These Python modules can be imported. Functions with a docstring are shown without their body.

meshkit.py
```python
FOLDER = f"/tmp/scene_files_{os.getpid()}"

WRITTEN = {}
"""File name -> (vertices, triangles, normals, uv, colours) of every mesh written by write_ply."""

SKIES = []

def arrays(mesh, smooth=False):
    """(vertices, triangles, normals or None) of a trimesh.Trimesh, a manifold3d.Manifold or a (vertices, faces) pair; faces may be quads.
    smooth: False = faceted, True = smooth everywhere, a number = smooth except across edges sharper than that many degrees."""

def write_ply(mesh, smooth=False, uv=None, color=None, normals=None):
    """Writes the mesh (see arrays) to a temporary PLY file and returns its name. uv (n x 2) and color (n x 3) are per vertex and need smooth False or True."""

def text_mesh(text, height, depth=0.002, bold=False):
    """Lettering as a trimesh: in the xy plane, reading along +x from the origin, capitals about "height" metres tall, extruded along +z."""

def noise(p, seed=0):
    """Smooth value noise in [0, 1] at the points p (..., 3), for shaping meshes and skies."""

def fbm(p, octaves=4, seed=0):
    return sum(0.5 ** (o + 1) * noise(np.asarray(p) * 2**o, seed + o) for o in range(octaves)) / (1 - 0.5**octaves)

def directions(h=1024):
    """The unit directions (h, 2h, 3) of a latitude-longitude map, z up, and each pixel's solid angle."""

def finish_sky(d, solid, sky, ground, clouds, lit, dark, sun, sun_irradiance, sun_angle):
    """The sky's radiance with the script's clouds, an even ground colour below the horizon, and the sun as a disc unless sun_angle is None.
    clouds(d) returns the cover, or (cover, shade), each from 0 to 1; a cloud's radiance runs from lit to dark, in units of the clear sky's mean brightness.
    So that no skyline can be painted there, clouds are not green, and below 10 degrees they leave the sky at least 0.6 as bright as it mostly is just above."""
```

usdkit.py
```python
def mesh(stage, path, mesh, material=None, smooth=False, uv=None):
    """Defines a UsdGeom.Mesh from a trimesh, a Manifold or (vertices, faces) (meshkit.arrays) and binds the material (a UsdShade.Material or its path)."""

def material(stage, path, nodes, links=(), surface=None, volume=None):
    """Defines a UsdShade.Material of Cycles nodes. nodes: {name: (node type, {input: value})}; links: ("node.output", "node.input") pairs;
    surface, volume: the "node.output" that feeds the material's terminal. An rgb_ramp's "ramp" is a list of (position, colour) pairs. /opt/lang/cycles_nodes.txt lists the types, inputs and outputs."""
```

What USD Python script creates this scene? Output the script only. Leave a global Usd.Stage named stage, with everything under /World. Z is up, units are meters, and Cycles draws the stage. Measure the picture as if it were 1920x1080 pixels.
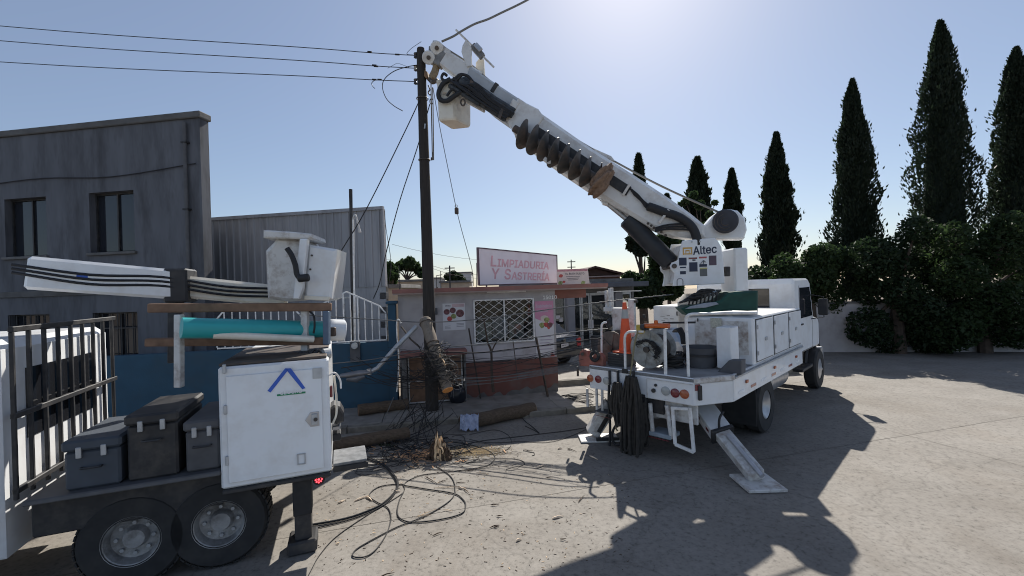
import math, random
import numpy as np, trimesh, usdkit, meshkit
from shapely.geometry import Polygon
from pxr import Usd, UsdGeom, UsdLux, UsdShade, Sdf, Gf, Vt

stage = Usd.Stage.CreateInMemory()
UsdGeom.SetStageUpAxis(stage, 'Z'); UsdGeom.SetStageMetersPerUnit(stage, 1.0)
UsdGeom.Xform.Define(stage, '/World'); UsdGeom.Scope.Define(stage, '/World/Looks')
random.seed(7); rng = np.random.default_rng(7)

# ---------------------------------------------------------------- camera, sky, sun, exposure
EYE, FPX, ROLL = 2.7, 811.0, 0.031
CR, SR = math.cos(ROLL), math.sin(ROLL)
cam = UsdGeom.Camera.Define(stage, '/World/camera')
cam.AddTransformOp().Set(Gf.Matrix4d(CR, 0, -SR, 0, SR, 0, CR, 0, 0, -1, 0, 0, 0, 0, EYE, 1))
cam.CreateHorizontalApertureAttr(36.0); cam.CreateVerticalApertureAttr(20.25)
cam.CreateFocalLengthAttr(FPX / 1920 * 36.0)
cam.CreateClippingRangeAttr(Gf.Vec2f(0.1, 5000))
cam.CreateExposureAttr(0.62)
SUN_EL, SUN_AZ = math.radians(41.0), 0.297
SUND = (math.sin(SUN_AZ) * math.cos(SUN_EL), math.cos(SUN_AZ) * math.cos(SUN_EL), math.sin(SUN_EL))
sky = UsdLux.DomeLight.Define(stage, '/World/sky')
skym = usdkit.material(stage, '/World/Looks/sky', {
    's': ('sky_texture', {'sky_type': 'single_scattering', 'sun_disc': False, 'sun_elevation': SUN_EL, 'sun_rotation': SUN_AZ, 'air_density': 1.0, 'aerosol_density': 0.7, 'ozone_density': 2.4}),
    'b': ('background_shader', {'strength': 0.068}), 'haze': ('mix', {'fac': 0.28, 'color2': (4.3, 4.9, 6.4)})}, [('s.color', 'haze.color1'), ('haze.color', 'b.color')], surface='b.background')
UsdShade.MaterialBindingAPI.Apply(sky.GetPrim()).Bind(skym)
sun = UsdLux.DistantLight.Define(stage, '/World/sun')
sun.CreateIntensityAttr(1.25); sun.CreateNormalizeAttr(True); sun.CreateAngleAttr(0.5); sun.CreateColorAttr(Gf.Vec3f(1.0, 0.95, 0.87))
_z = np.array(SUND); _x = np.cross([0, 0, 1.0], _z); _x /= np.linalg.norm(_x); _y = np.cross(_z, _x)
sun.AddTransformOp().Set(Gf.Matrix4d(*_x, 0, *_y, 0, *_z, 0, 0, 0, 20, 1))

# ---------------------------------------------------------------- helpers
def ray(px, py):
    u, v = (px - 960) / FPX, (540 - py) / FPX
    return np.array([u * CR + v * SR, 1.0, -u * SR + v * CR])
def P(px, py, d):                       # the point d metres deep that the photograph shows at this pixel
    return np.array([0, 0, EYE]) + ray(px, py) * d
SLOPE = 0.013
def road_z(y): return -SLOPE * (y - 4.0)
def G(px, py, dz=0.0):                  # a point of the road
    r = ray(px, py); t = (EYE - SLOPE * 4.0 - dz) / (-r[2] - SLOPE)
    return np.array([0, 0, EYE]) + r * t
def H(px, py, z):                       # a point of the level z
    r = ray(px, py); return np.array([0, 0, EYE]) + r * ((z - EYE) / r[2])

_cb = {}
def _cbox():
    if 'f' not in _cb:
        v = []
        for sx in (-1, 1):
            for sy in (-1, 1):
                for sz in (-1, 1):
                    for k in range(3):
                        v.append((sx, sy, sz, k))
        c = 0.2
        pts = np.array([[s[0] - (0 if s[3] == 0 else c * s[0]), s[1] - (0 if s[3] == 1 else c * s[1]), s[2] - (0 if s[3] == 2 else c * s[2])] for s in v], float)
        h = trimesh.convex.convex_hull(pts)
        idx = [int(np.argmin(((pts - q) ** 2).sum(1))) for q in h.vertices]
        _cb['v'] = v; _cb['f'] = np.array(idx)[h.faces]
    return _cb['v'], _cb['f']

class MB:
    def __init__(s): s.v, s.f, s.n = [], [], 0
    def raw(s, v, f):
        v = np.asarray(v, float); f = np.asarray(f, int)
        if f.shape[1] == 4: f = np.vstack([f[:, [0, 1, 2]], f[:, [0, 2, 3]]])
        s.v.append(v); s.f.append(f + s.n); s.n += len(v); return s
    def tm(s, m, M=None):
        v = np.array(m.vertices)
        if M is not None: v = v @ np.asarray(M)[:3, :3].T + np.asarray(M)[:3, 3]
        return s.raw(v, m.faces)
    def box(s, c, half, ax=None, b=0.0):          # ax: three unit rows
        c = np.asarray(c, float); half = np.asarray(half, float); ax = np.eye(3) if ax is None else np.asarray(ax, float)
        if b <= 0:
            q = np.array([[x, y, z] for x in (-1, 1) for y in (-1, 1) for z in (-1, 1)], float) * half
            f = [[0, 1, 3, 2], [4, 6, 7, 5], [0, 4, 5, 1], [2, 3, 7, 6], [0, 2, 6, 4], [1, 5, 7, 3]]
            if np.linalg.det(ax) < 0: f = [r[::-1] for r in f]
            return s.raw(q @ ax + c, f)
        b = min(b, 0.45 * half.min()); vv, ff = _cbox()
        q = np.array([[r[i] * (half[i] - (0 if r[3] == i else b)) for i in range(3)] for r in vv])
        if np.linalg.det(ax) < 0: ff = ff[:, ::-1]
        return s.raw(q @ ax + c, ff)
    def beam(s, p0, p1, w, h, up=(0, 0, 1), b=0.0):   # box of section w x h between two points
        p0, p1 = np.asarray(p0, float), np.asarray(p1, float); a = p1 - p0; L = np.linalg.norm(a); a /= L
        r = np.cross(a, up)
        if np.linalg.norm(r) < 1e-3: r = np.cross(a, (1, 0, 0))
        r /= np.linalg.norm(r); u = np.cross(r, a)
        return s.box((p0 + p1) / 2, (L / 2, w / 2, h / 2), [a, r, u], b)
    def tube(s, pts, r, n=8, cap=True):
        p = np.asarray(pts, float); N = len(p); r = np.broadcast_to(np.asarray(r, float), (N,))
        t = np.gradient(p, axis=0); t /= np.linalg.norm(t, axis=1, keepdims=True) + 1e-12
        ref = np.array([0, 0, 1.0]) if abs(t[0, 2]) < 0.9 else np.array([1.0, 0, 0])
        a = np.zeros_like(p); a[0] = np.cross(t[0], ref); a[0] /= np.linalg.norm(a[0])
        for i in range(1, N):
            q = a[i - 1] - t[i] * (a[i - 1] @ t[i]); l = np.linalg.norm(q)
            a[i] = q / l if l > 1e-6 else a[i - 1]
        b = np.cross(t, a); g = np.arange(n) * 2 * np.pi / n
        v = p[:, None] + r[:, None, None] * (np.cos(g)[None, :, None] * a[:, None] + np.sin(g)[None, :, None] * b[:, None])
        i, j = np.meshgrid(np.arange(N - 1), np.arange(n), indexing='ij')
        q = np.stack([i * n + j, i * n + (j + 1) % n, (i + 1) * n + (j + 1) % n, (i + 1) * n + j], -1).reshape(-1, 4)
        f = np.vstack([q[:, [0, 1, 2]], q[:, [0, 2, 3]]]); v = v.reshape(-1, 3)
        if cap:
            v = np.vstack([v, p[0], p[-1]]); k = np.arange(n)
            f = np.vstack([f, np.stack([np.full(n, N * n), (k + 1) % n, k], 1), np.stack([np.full(n, N * n + 1), (N - 1) * n + k, (N - 1) * n + (k + 1) % n], 1)])
        return s.raw(v, f)
    def cyl(s, p0, p1, r0, r1=None, n=20, b=0.0):
        p0, p1 = np.asarray(p0, float), np.asarray(p1, float); r1 = r0 if r1 is None else r1
        if b > 0:
            a = (p1 - p0) / np.linalg.norm(p1 - p0)
            return s.tubeseg([p0, p0, p0 + a * b, p1 - a * b, p1, p1], [1e-4, r0 - b, r0, r1, r1 - b, 1e-4], n)
        return s.tubeseg([p0, p0, p1, p1], [1e-4, r0, r1, 1e-4], n)
    def tubeseg(s, pts, r, n=20):                   # straight surface of revolution along p0-p1
        p = np.asarray(pts, float); a = p[-1] - p[0]; a /= np.linalg.norm(a)
        x = np.cross(a, (0, 0, 1.0) if abs(a[2]) < 0.9 else (1.0, 0, 0)); x /= np.linalg.norm(x); y = np.cross(a, x)
        g = np.arange(n) * 2 * np.pi / n; ring = np.cos(g)[:, None] * x + np.sin(g)[:, None] * y
        v = (p[:, None] + np.asarray(r, float)[:, None, None] * ring[None]).reshape(-1, 3); N = len(p)
        i, j = np.meshgrid(np.arange(N - 1), np.arange(n), indexing='ij')
        q = np.stack([i * n + j, i * n + (j + 1) % n, (i + 1) * n + (j + 1) % n, (i + 1) * n + j], -1).reshape(-1, 4)
        return s.raw(v, q)
    def build(s): return np.vstack(s.v), np.vstack(s.f)

_names = {}
def numbered(path):
    k = _names.get(path, 0); _names[path] = k + 1
    return path if k == 0 else f'{path}_{k:03d}'
BASE = {}
def thing(name, label, cat, base=(0, 0, 0), group=None, kind=None):
    path = numbered('/World/' + name); x = UsdGeom.Xform.Define(stage, path)
    x.AddTranslateOp().Set(Gf.Vec3d(*map(float, base))); p = x.GetPrim(); BASE[path] = np.asarray(base, float)
    for k, v in (('label', label), ('category', cat), ('group', group), ('kind', kind)):
        if v: p.SetCustomDataByKey(k, v)
    return path
def part(parent, name, mb, mat, smooth=False, label=None, kind=None, group=None):
    path = numbered(parent + '/' + name); b = np.zeros(3)
    for k in BASE:
        if path.startswith(k + '/'): b = BASE[k]
    m = mb.build() if isinstance(mb, MB) else (np.array(mb[0]), np.array(mb[1]))
    pr = usdkit.mesh(stage, path, (m[0] - b, m[1]), mat, smooth=smooth).GetPrim()
    for k, v in (('label', label), ('kind', kind), ('group', group)):
        if v: pr.SetCustomDataByKey(k, v)
    return path
def solo(name, mb, mat, label, cat, group=None, kind=None, smooth=False):
    p = part('/World', name, mb, mat, smooth); pr = stage.GetPrimAtPath(p)
    for k, v in (('label', label), ('category', cat), ('group', group), ('kind', kind)):
        if v: pr.SetCustomDataByKey(k, v)
    return p
def struct(name, mb, mat, smooth=False): return solo(name, mb, mat, None, None, kind='structure', smooth=smooth)

def spline(pts, n=8):
    p = np.asarray(pts, float)
    if len(p) < 3: return np.linspace(p[0], p[-1], n + 1)
    q = np.vstack([2 * p[0] - p[1], p, 2 * p[-1] - p[-2]]); out = []
    for i in range(1, len(q) - 2):
        for t in np.arange(n) / n:
            out.append(0.5 * (2 * q[i] + (q[i + 1] - q[i - 1]) * t + (2 * q[i - 1] - 5 * q[i] + 4 * q[i + 1] - q[i + 2]) * t * t + (3 * q[i] - q[i - 1] - 3 * q[i + 1] + q[i + 2]) * t ** 3))
    return np.array(out + [p[-1]])
def sag(a, b, s, n=14):
    t = np.linspace(0, 1, n)[:, None]; p = np.asarray(a) * (1 - t) + np.asarray(b) * t
    p[:, 2] -= s * 4 * (t * (1 - t))[:, 0]; return p
def ccw(poly):
    a = np.asarray(poly, float); x, y = a[:, 0], a[:, 1]
    return a if (x * np.roll(y, -1) - y * np.roll(x, -1)).sum() > 0 else a[::-1]
class Plane:                                     # an upright plane: t to the right, z up, off towards the camera side
    def __init__(s, o, a, up=(0, 0, 1)):
        s.o = np.asarray(o, float); s.a = np.asarray(a, float); s.a /= np.linalg.norm(s.a)
        s.u = np.asarray(up, float); s.u = s.u / np.linalg.norm(s.u); s.n = np.cross(s.a, s.u); s.n /= np.linalg.norm(s.n)
    def W(s, t, z, off=0.0): return s.o + s.a * t + s.u * z + s.n * off
    def T(s, px, py, off=0.0):
        r = ray(px, py); o = s.o + s.n * off - np.array([0, 0, EYE]); d = (o @ s.n) / (r @ s.n)
        q = r * d - o; return np.array([q @ s.a, q @ s.u])
    def rect(s, mb, t0, t1, z0, z1, o0, o1, b=0.0):
        return mb.box(s.W((t0 + t1) / 2, (z0 + z1) / 2, (o0 + o1) / 2), (abs(t1 - t0) / 2, abs(z1 - z0) / 2, abs(o1 - o0) / 2), [s.a, s.u, s.n], b)
    def prism(s, mb, poly, o0, o1, b=0.0):
        p = ccw(poly); N = len(p)
        def inset(d):
            if d == 0: return p
            e = np.roll(p, -1, 0) - p; e /= np.linalg.norm(e, axis=1, keepdims=True) + 1e-12
            nn = np.stack([-e[:, 1], e[:, 0]], 1); m = nn + np.roll(nn, 1, 0); m /= np.maximum((m * m).sum(1, keepdims=True), 0.35) / 2
            return p + m * d
        lo, hi = min(o0, o1), max(o0, o1)
        L = [(0, lo), (0, hi)] if b <= 0 else [(b, lo), (0, lo + b), (0, hi - b), (b, hi)]
        v, f = [], []
        for d, o in L:
            q = inset(d); v += [s.W(x, z, o) for x, z in q]
        for k in range(len(L) - 1):
            for i in range(N):
                j = (i + 1) % N; f.append([k * N + i, k * N + j, (k + 1) * N + j, (k + 1) * N + i])
        mb.raw(v, f)
        for d, o, rev in ((L[0][0], lo, True), (L[-1][0], hi, False)):
            pv, pf = trimesh.creation.triangulate_polygon(Polygon(inset(d)))
            mb.raw([s.W(x, z, o) for x, z in pv], pf[:, ::-1] if (rev != (_tri_up(pv, pf) < 0)) else pf)
        return mb
    def text(s, mb, txt, t, z, h, off, depth=0.004, width=None, bold=False, slant=0.0):
        m = meshkit.text_mesh(txt, h, depth, bold); v = np.array(m.vertices)
        k = 1.0 if width is None else width / (v[:, 0].max() - v[:, 0].min())
        x = (v[:, 0] - v[:, 0].min()) * k + v[:, 1] * slant
        return mb.raw(s.o + np.outer(t + x, s.a) + np.outer(z + v[:, 1], s.u) + np.outer(off + v[:, 2], s.n), m.faces)
def _tri_up(v, f):
    a = v[f[0, 1]] - v[f[0, 0]]; b = v[f[0, 2]] - v[f[0, 0]]; return a[0] * b[1] - a[1] * b[0]

# ---------------------------------------------------------------- materials
def M(name, col, rough=0.7, metal=0.0, var=0.15, sc=5.0, bump=0.0, bsc=60.0, dirt=None, damt=0.5, dsc=2.5, stretch=None, spec=0.4, coat=0.0, objvar=0.0):
    col = np.array(col, float)
    n = {'g': ('geometry', {}), 'n': ('noise_texture', {'scale': sc, 'detail': 5.0, 'roughness': 0.6}),
         'r': ('rgb_ramp', {'ramp': [(0.3, col * (1 - var)), (0.7, np.minimum(col * (1 + var), 0.95))]}),
         'p': ('principled_bsdf', {'roughness': rough, 'metallic': metal, 'specular_ior_level': spec, 'coat_weight': coat})}
    src = 'g.position'; l = []
    if stretch is not None:
        n['mp'] = ('mapping', {'scale': stretch}); l.append(('g.position', 'mp.vector')); src = 'mp.vector'
    l += [(src, 'n.vector'), ('n.fac', 'r.fac')]; out = 'r.color'
    if dirt is not None:
        n['dn'] = ('noise_texture', {'scale': dsc, 'detail': 8.0, 'roughness': 0.68})
        n['dr'] = ('rgb_ramp', {'ramp': [(0.47, (0, 0, 0)), (0.68, (damt,) * 3)]})
        n['dm'] = ('mix', {'color2': dirt})
        l += [(src, 'dn.vector'), ('dn.fac', 'dr.fac'), ('dr.color', 'dm.fac'), (out, 'dm.color1')]; out = 'dm.color'
    if objvar > 0:
        n['oi'] = ('object_info', {}); n['om'] = ('map_range', {'to_min': 1 - objvar, 'to_max': 1 + objvar}); n['ov'] = ('vector_math', {'math_type': 'scale'})
        l += [('oi.random', 'om.value'), ('om.result', 'ov.scale'), (out, 'ov.vector1')]; out = 'ov.vector'
    l.append((out, 'p.base_color'))
    if bump > 0:
        n['bn'] = ('noise_texture', {'scale': bsc, 'detail': 4.0}); n['b'] = ('bump', {'strength': bump, 'distance': 0.01})
        l += [(src, 'bn.vector'), ('bn.fac', 'b.height'), ('b.normal', 'p.normal')]
    return usdkit.material(stage, '/World/Looks/' + name, n, l, surface='p.BSDF')
def leafmat(name, c0, c1, tr=0.3):
    return usdkit.material(stage, '/World/Looks/' + name, {
        'g': ('geometry', {}), 'r': ('rgb_ramp', {'ramp': [(0, c0), (1, c1)]}), 'd': ('principled_bsdf', {'roughness': 0.6, 'specular_ior_level': 0.3}),
        't': ('translucent_bsdf', {}), 'm': ('mix_closure', {'fac': tr})},
        [('g.random_per_island', 'r.fac'), ('r.color', 'd.base_color'), ('r.color', 't.color'), ('d.BSDF', 'm.closure1'), ('t.BSDF', 'm.closure2')], surface='m.closure')
def glassmat(name, tint=(0.75, 0.8, 0.8), refl=1.0):
    return usdkit.material(stage, '/World/Looks/' + name, {
        't': ('transparent_bsdf', {'color': tint}), 'g': ('glossy_bsdf', {'color': (refl,) * 3, 'roughness': 0.02}), 'f': ('fresnel', {'IOR': 1.5}), 'm': ('mix_closure', {})},
        [('f.fac', 'm.fac'), ('t.BSDF', 'm.closure1'), ('g.BSDF', 'm.closure2')], surface='m.closure')
def lampmat(name, col, strength):
    return usdkit.material(stage, '/World/Looks/' + name, {'p': ('principled_bsdf', {'base_color': col, 'emission_color': col, 'emission_strength': strength, 'roughness': 0.3})}, [], surface='p.BSDF')

concrete_road = usdkit.material(stage, '/World/Looks/concrete_road', {
    'g': ('geometry', {}), 'n1': ('noise_texture', {'scale': 0.9, 'detail': 6.0, 'roughness': 0.6}), 'n2': ('noise_texture', {'scale': 17.0, 'detail': 7.0, 'roughness': 0.8}),
    'v': ('voronoi_texture', {'scale': 55.0}), 'r1': ('rgb_ramp', {'ramp': [(0.3, (0.19, 0.174, 0.154)), (0.7, (0.255, 0.237, 0.212))]}),
    'r2': ('rgb_ramp', {'ramp': [(0.37, (0.56,) * 3), (0.46, (0.94,) * 3), (0.62, (1.10,) * 3)]}), 'm': ('mix', {'mix_type': 'multiply', 'fac': 1.0}),
    'n3': ('noise_texture', {'scale': 0.45, 'detail': 7.0, 'roughness': 0.7, 'distortion': 0.6}), 'r3': ('rgb_ramp', {'ramp': [(0.48, (1, 1, 1)), (0.60, (0.90, 0.88, 0.86)), (0.70, (0.80, 0.78, 0.76))]}), 'm3': ('mix', {'mix_type': 'multiply', 'fac': 1.0}),
    'cn': ('noise_texture', {'scale': 1.3, 'detail': 5.0}), 'cs': ('vector_math', {'math_type': 'scale', 'scale': 0.9}), 'ca': ('vector_math', {'math_type': 'add'}), 'cv': ('voronoi_texture', {'feature': 'distance_to_edge', 'scale': 0.30}), 'cr': ('rgb_ramp', {'ramp': [(0.0, (0.42,) * 3), (0.0028, (0.5,) * 3), (0.005, (1, 1, 1))]}), 'cm': ('mix', {'mix_type': 'multiply', 'fac': 0.32}), 'b1': ('bump', {'strength': 0.55, 'distance': 0.006}), 'p': ('principled_bsdf', {'roughness': 0.85, 'specular_ior_level': 0.25}), 'oi': ('object_info', {}), 'om': ('map_range', {'to_min': 0.95, 'to_max': 1.05}), 'ov': ('vector_math', {'math_type': 'scale'})},
    [('g.position', 'n1.vector'), ('g.position', 'n2.vector'), ('g.position', 'n3.vector'), ('g.position', 'v.vector'), ('n1.fac', 'r1.fac'), ('n2.fac', 'r2.fac'), ('r1.color', 'm.color1'), ('r2.color', 'm.color2'),
     ('n3.fac', 'r3.fac'), ('m.color', 'm3.color1'), ('r3.color', 'm3.color2'), ('oi.random', 'om.value'), ('om.result', 'ov.scale'), ('g.position', 'cn.vector'), ('cn.color', 'cs.vector1'), ('cs.vector', 'ca.vector1'), ('g.position', 'ca.vector2'), ('ca.vector', 'cv.vector'), ('cv.distance', 'cr.fac'), ('m3.color', 'cm.color1'), ('cr.color', 'cm.color2'), ('cm.color', 'ov.vector1'), ('ov.vector', 'p.base_color'), ('n2.fac', 'b1.height'), ('b1.normal', 'p.normal')], surface='p.BSDF')
earth = M('earth', (0.16, 0.13, 0.10), 0.95, var=0.25, sc=1.5, bump=0.5)
joint_dark = M('joint_dark', (0.10, 0.09, 0.08), 0.95)
side_conc = M('side_conc', (0.24, 0.225, 0.205), 0.9, var=0.18, sc=4, bump=0.4, bsc=70, dirt=(0.12, 0.105, 0.09), damt=0.6, objvar=0.08)
kerb_conc = M('kerb_conc', (0.20, 0.185, 0.16), 0.9, var=0.2, sc=6, bump=0.5, bsc=60, dirt=(0.07, 0.06, 0.05), damt=0.7, objvar=0.1)
plaster = M('plaster', (0.40, 0.375, 0.375), 0.9, var=0.08, sc=1.6, bump=0.25, bsc=45, dirt=(0.24, 0.22, 0.21), damt=0.55, dsc=1.8)
plaster_low = M('plaster_low', (0.46, 0.43, 0.44), 0.9, var=0.08, sc=1.6, bump=0.25, bsc=45, dirt=(0.24, 0.21, 0.20), damt=0.6, dsc=2.4)
brick_paint = M('brick_paint', (0.16, 0.066, 0.052), 0.85, var=0.15, sc=2.5, bump=0.3, bsc=40, dirt=(0.16, 0.115, 0.10), damt=0.7, dsc=2.2)
fascia_red = M('fascia_red', (0.26, 0.12, 0.10), 0.85, var=0.14, sc=3, bump=0.2, dirt=(0.17, 0.11, 0.10), damt=0.6)
fascia_pale = M('fascia_pale', (0.36, 0.28, 0.26), 0.85, var=0.12, sc=3)
base_grey = M('base_grey', (0.15, 0.145, 0.14), 0.92, var=0.2, sc=3, bump=0.5, bsc=30, dirt=(0.08, 0.07, 0.065), damt=0.7)
blue_paint = M('blue_paint', (0.022, 0.066, 0.108), 0.75, var=0.14, sc=2.2, bump=0.2, bsc=40, dirt=(0.03, 0.06, 0.085), damt=0.7, dsc=2.0)
sheet_metal = M('sheet_metal', (0.32, 0.325, 0.345), 0.5, 0.2, var=0.09, sc=1.0, stretch=(3, 3, 0.35), dirt=(0.17, 0.17, 0.18), damt=0.6, dsc=1.4, objvar=0.05)
block_grey = M('block_grey', (0.12, 0.117, 0.115), 0.92, var=0.2, sc=3, bump=0.5, objvar=0.12)
dark_plaster = M('dark_plaster', (0.11, 0.115, 0.13), 0.9, var=0.2, sc=1.4, bump=0.3, bsc=30, dirt=(0.045, 0.045, 0.05), damt=0.75, dsc=1.3, stretch=(1.6, 1.6, .35))
white_bar = M('white_bar', (0.76, 0.75, 0.73), 0.5, var=0.08, sc=8, dirt=(0.35, 0.27, 0.2), damt=0.5, dsc=9)
white_truck = M('white_truck', (0.70, 0.71, 0.72), 0.35, var=0.03, sc=2, dirt=(0.50, 0.46, 0.42), damt=0.4, dsc=3.0, coat=0.3)
white_boom = M('white_boom', (0.64, 0.635, 0.62), 0.4, var=0.05, sc=2, dirt=(0.40, 0.35, 0.31), damt=0.6, dsc=3.5, coat=0.2)
white_worn = M('white_worn', (0.58, 0.57, 0.55), 0.55, var=0.08, sc=5, dirt=(0.22, 0.16, 0.12), damt=0.8, dsc=6.0)
fibreglass = M('fibreglass', (0.70, 0.66, 0.57), 0.45, var=0.05, sc=3, dirt=(0.48, 0.40, 0.30), damt=0.45, dsc=4)
black_steel = M('black_steel', (0.022, 0.022, 0.024), 0.5, var=0.25, sc=6, dirt=(0.09, 0.08, 0.07), damt=0.5, dsc=5)
rubber = M('rubber', (0.018, 0.018, 0.019), 0.75, var=0.25, sc=9, dirt=(0.06, 0.055, 0.05), damt=0.4)
hose_black = M('hose_black', (0.016, 0.016, 0.018), 0.55, var=0.2, sc=20)
dark_iron = M('dark_iron', (0.075, 0.065, 0.058), 0.6, 0.4, var=0.3, sc=7, dirt=(0.16, 0.10, 0.07), damt=0.6, dsc=6)
rust_iron = M('rust_iron', (0.15, 0.085, 0.055), 0.85, 0.1, var=0.35, sc=12, bump=0.5)
steel = M('steel', (0.42, 0.42, 0.43), 0.35, 0.8, var=0.15, sc=9)
galv = M('galv', (0.40, 0.41, 0.42), 0.45, 0.6, var=0.15, sc=10)
mud = M('mud', (0.20, 0.13, 0.09), 0.95, var=0.3, sc=14, bump=0.8, bsc=50)
rope_grey = M('rope_grey', (0.20, 0.19, 0.175), 0.85, var=0.2, sc=40)
wire_dark = M('wire_dark', (0.022, 0.021, 0.022), 0.75, var=0.2, sc=15)
wire_grey = M('wire_grey', (0.13, 0.13, 0.13), 0.45, 0.5, var=0.2, sc=15)
orange = M('orange', (0.72, 0.10, 0.03), 0.5, var=0.1, sc=6, dirt=(0.3, 0.06, 0.03), damt=0.4)
orange_lens = usdkit.material(stage, '/World/Looks/orange_lens', {'p': ('principled_bsdf', {'base_color': (0.85, 0.17, 0.015), 'roughness': 0.2, 'transmission_weight': 0.4, 'coat_weight': 0.5})}, [], surface='p.BSDF')
lens_red = M('lens_red', (0.14, 0.02, 0.025), 0.2, coat=0.6, var=0.1)
lens_amber = M('lens_amber', (0.33, 0.085, 0.035), 0.25, coat=0.6, var=0.1)
lens_clear = M('lens_clear', (0.36, 0.37, 0.36), 0.2, coat=0.6, var=0.1)
yellow = M('yellow', (0.50, 0.36, 0.06), 0.55, var=0.15, sc=8)
green_tarp = M('green_tarp', (0.012, 0.055, 0.04), 0.7, var=0.25, sc=6)
teal = M('teal', (0.03, 0.33, 0.34), 0.4, var=0.08, sc=3)
salmon = M('salmon', (0.36, 0.13, 0.10), 0.6, var=0.2, sc=6, dirt=(0.14, 0.08, 0.06), damt=0.6)
pole_dark = M('pole_dark', (0.030, 0.024, 0.020), 0.8, var=0.3, sc=3, stretch=(14, 14, 0.8), bump=0.35, bsc=12)
wood_grey = M('wood_grey', (0.185, 0.155, 0.125), 0.9, var=0.3, sc=4, stretch=(9, 9, 1.2), bump=0.5, bsc=14, dirt=(0.13, 0.10, 0.075), damt=0.7, dsc=2)
wood_fresh = M('wood_fresh', (0.62, 0.27, 0.085), 0.85, var=0.18, sc=20)
wood_pale = M('wood_pale', (0.66, 0.48, 0.30), 0.9, var=0.35, sc=18, bump=0.5)
wood_rot = M('wood_rot', (0.07, 0.045, 0.03), 0.95, var=0.4, sc=20, bump=0.6)
log_brown = M('log_brown', (0.10, 0.072, 0.05), 0.9, var=0.35, sc=4, stretch=(1.5, 9, 9), bump=0.6, bsc=10)
board_brown = M('board_brown', (0.19, 0.115, 0.075), 0.85, var=0.25, sc=8)
sawdust = M('sawdust', (0.46, 0.35, 0.20), 0.98, var=0.25, sc=40, bump=0.6, bsc=120)
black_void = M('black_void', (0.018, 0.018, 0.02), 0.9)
grey_plastic = M('grey_plastic', (0.085, 0.085, 0.09), 0.7, var=0.2, sc=5)
sign_white = M('sign_white', (0.66, 0.62, 0.66), 0.6, var=0.06, sc=1.5, dirt=(0.5, 0.42, 0.45), damt=0.5, dsc=1.5)
sign_red = M('sign_red', (0.57, 0.33, 0.37), 0.6, var=0.18, sc=5)
sign_dark = M('sign_dark', (0.09, 0.06, 0.075), 0.6)
paper_white = M('paper_white', (0.58, 0.56, 0.57), 0.6, var=0.05)
paper_pink = M('paper_pink', (0.52, 0.23, 0.33), 0.6, var=0.1)
paper_cream = M('paper_cream', (0.58, 0.48, 0.44), 0.6, var=0.08)
food_dark = M('food_dark', (0.15, 0.06, 0.065), 0.6, var=0.6, sc=22)
food_green = M('food_green', (0.24, 0.26, 0.10), 0.6, var=0.6, sc=22)
food_red = M('food_red', (0.42, 0.07, 0.06), 0.6, var=0.4, sc=22)
ink_dark = M('ink_dark', (0.07, 0.065, 0.08), 0.6)
ink_blue = M('ink_blue', (0.035, 0.10, 0.42), 0.5)
ink_green = M('ink_green', (0.02, 0.20, 0.09), 0.5)
ink_gold = M('ink_gold', (0.55, 0.33, 0.09), 0.5)
ink_navy = M('ink_navy', (0.025, 0.032, 0.06), 0.5)
ink_white = M('ink_white', (0.75, 0.75, 0.75), 0.5)
car_paint = M('car_paint', (0.010, 0.012, 0.016), 0.18, var=0.1, coat=1.0)
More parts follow.
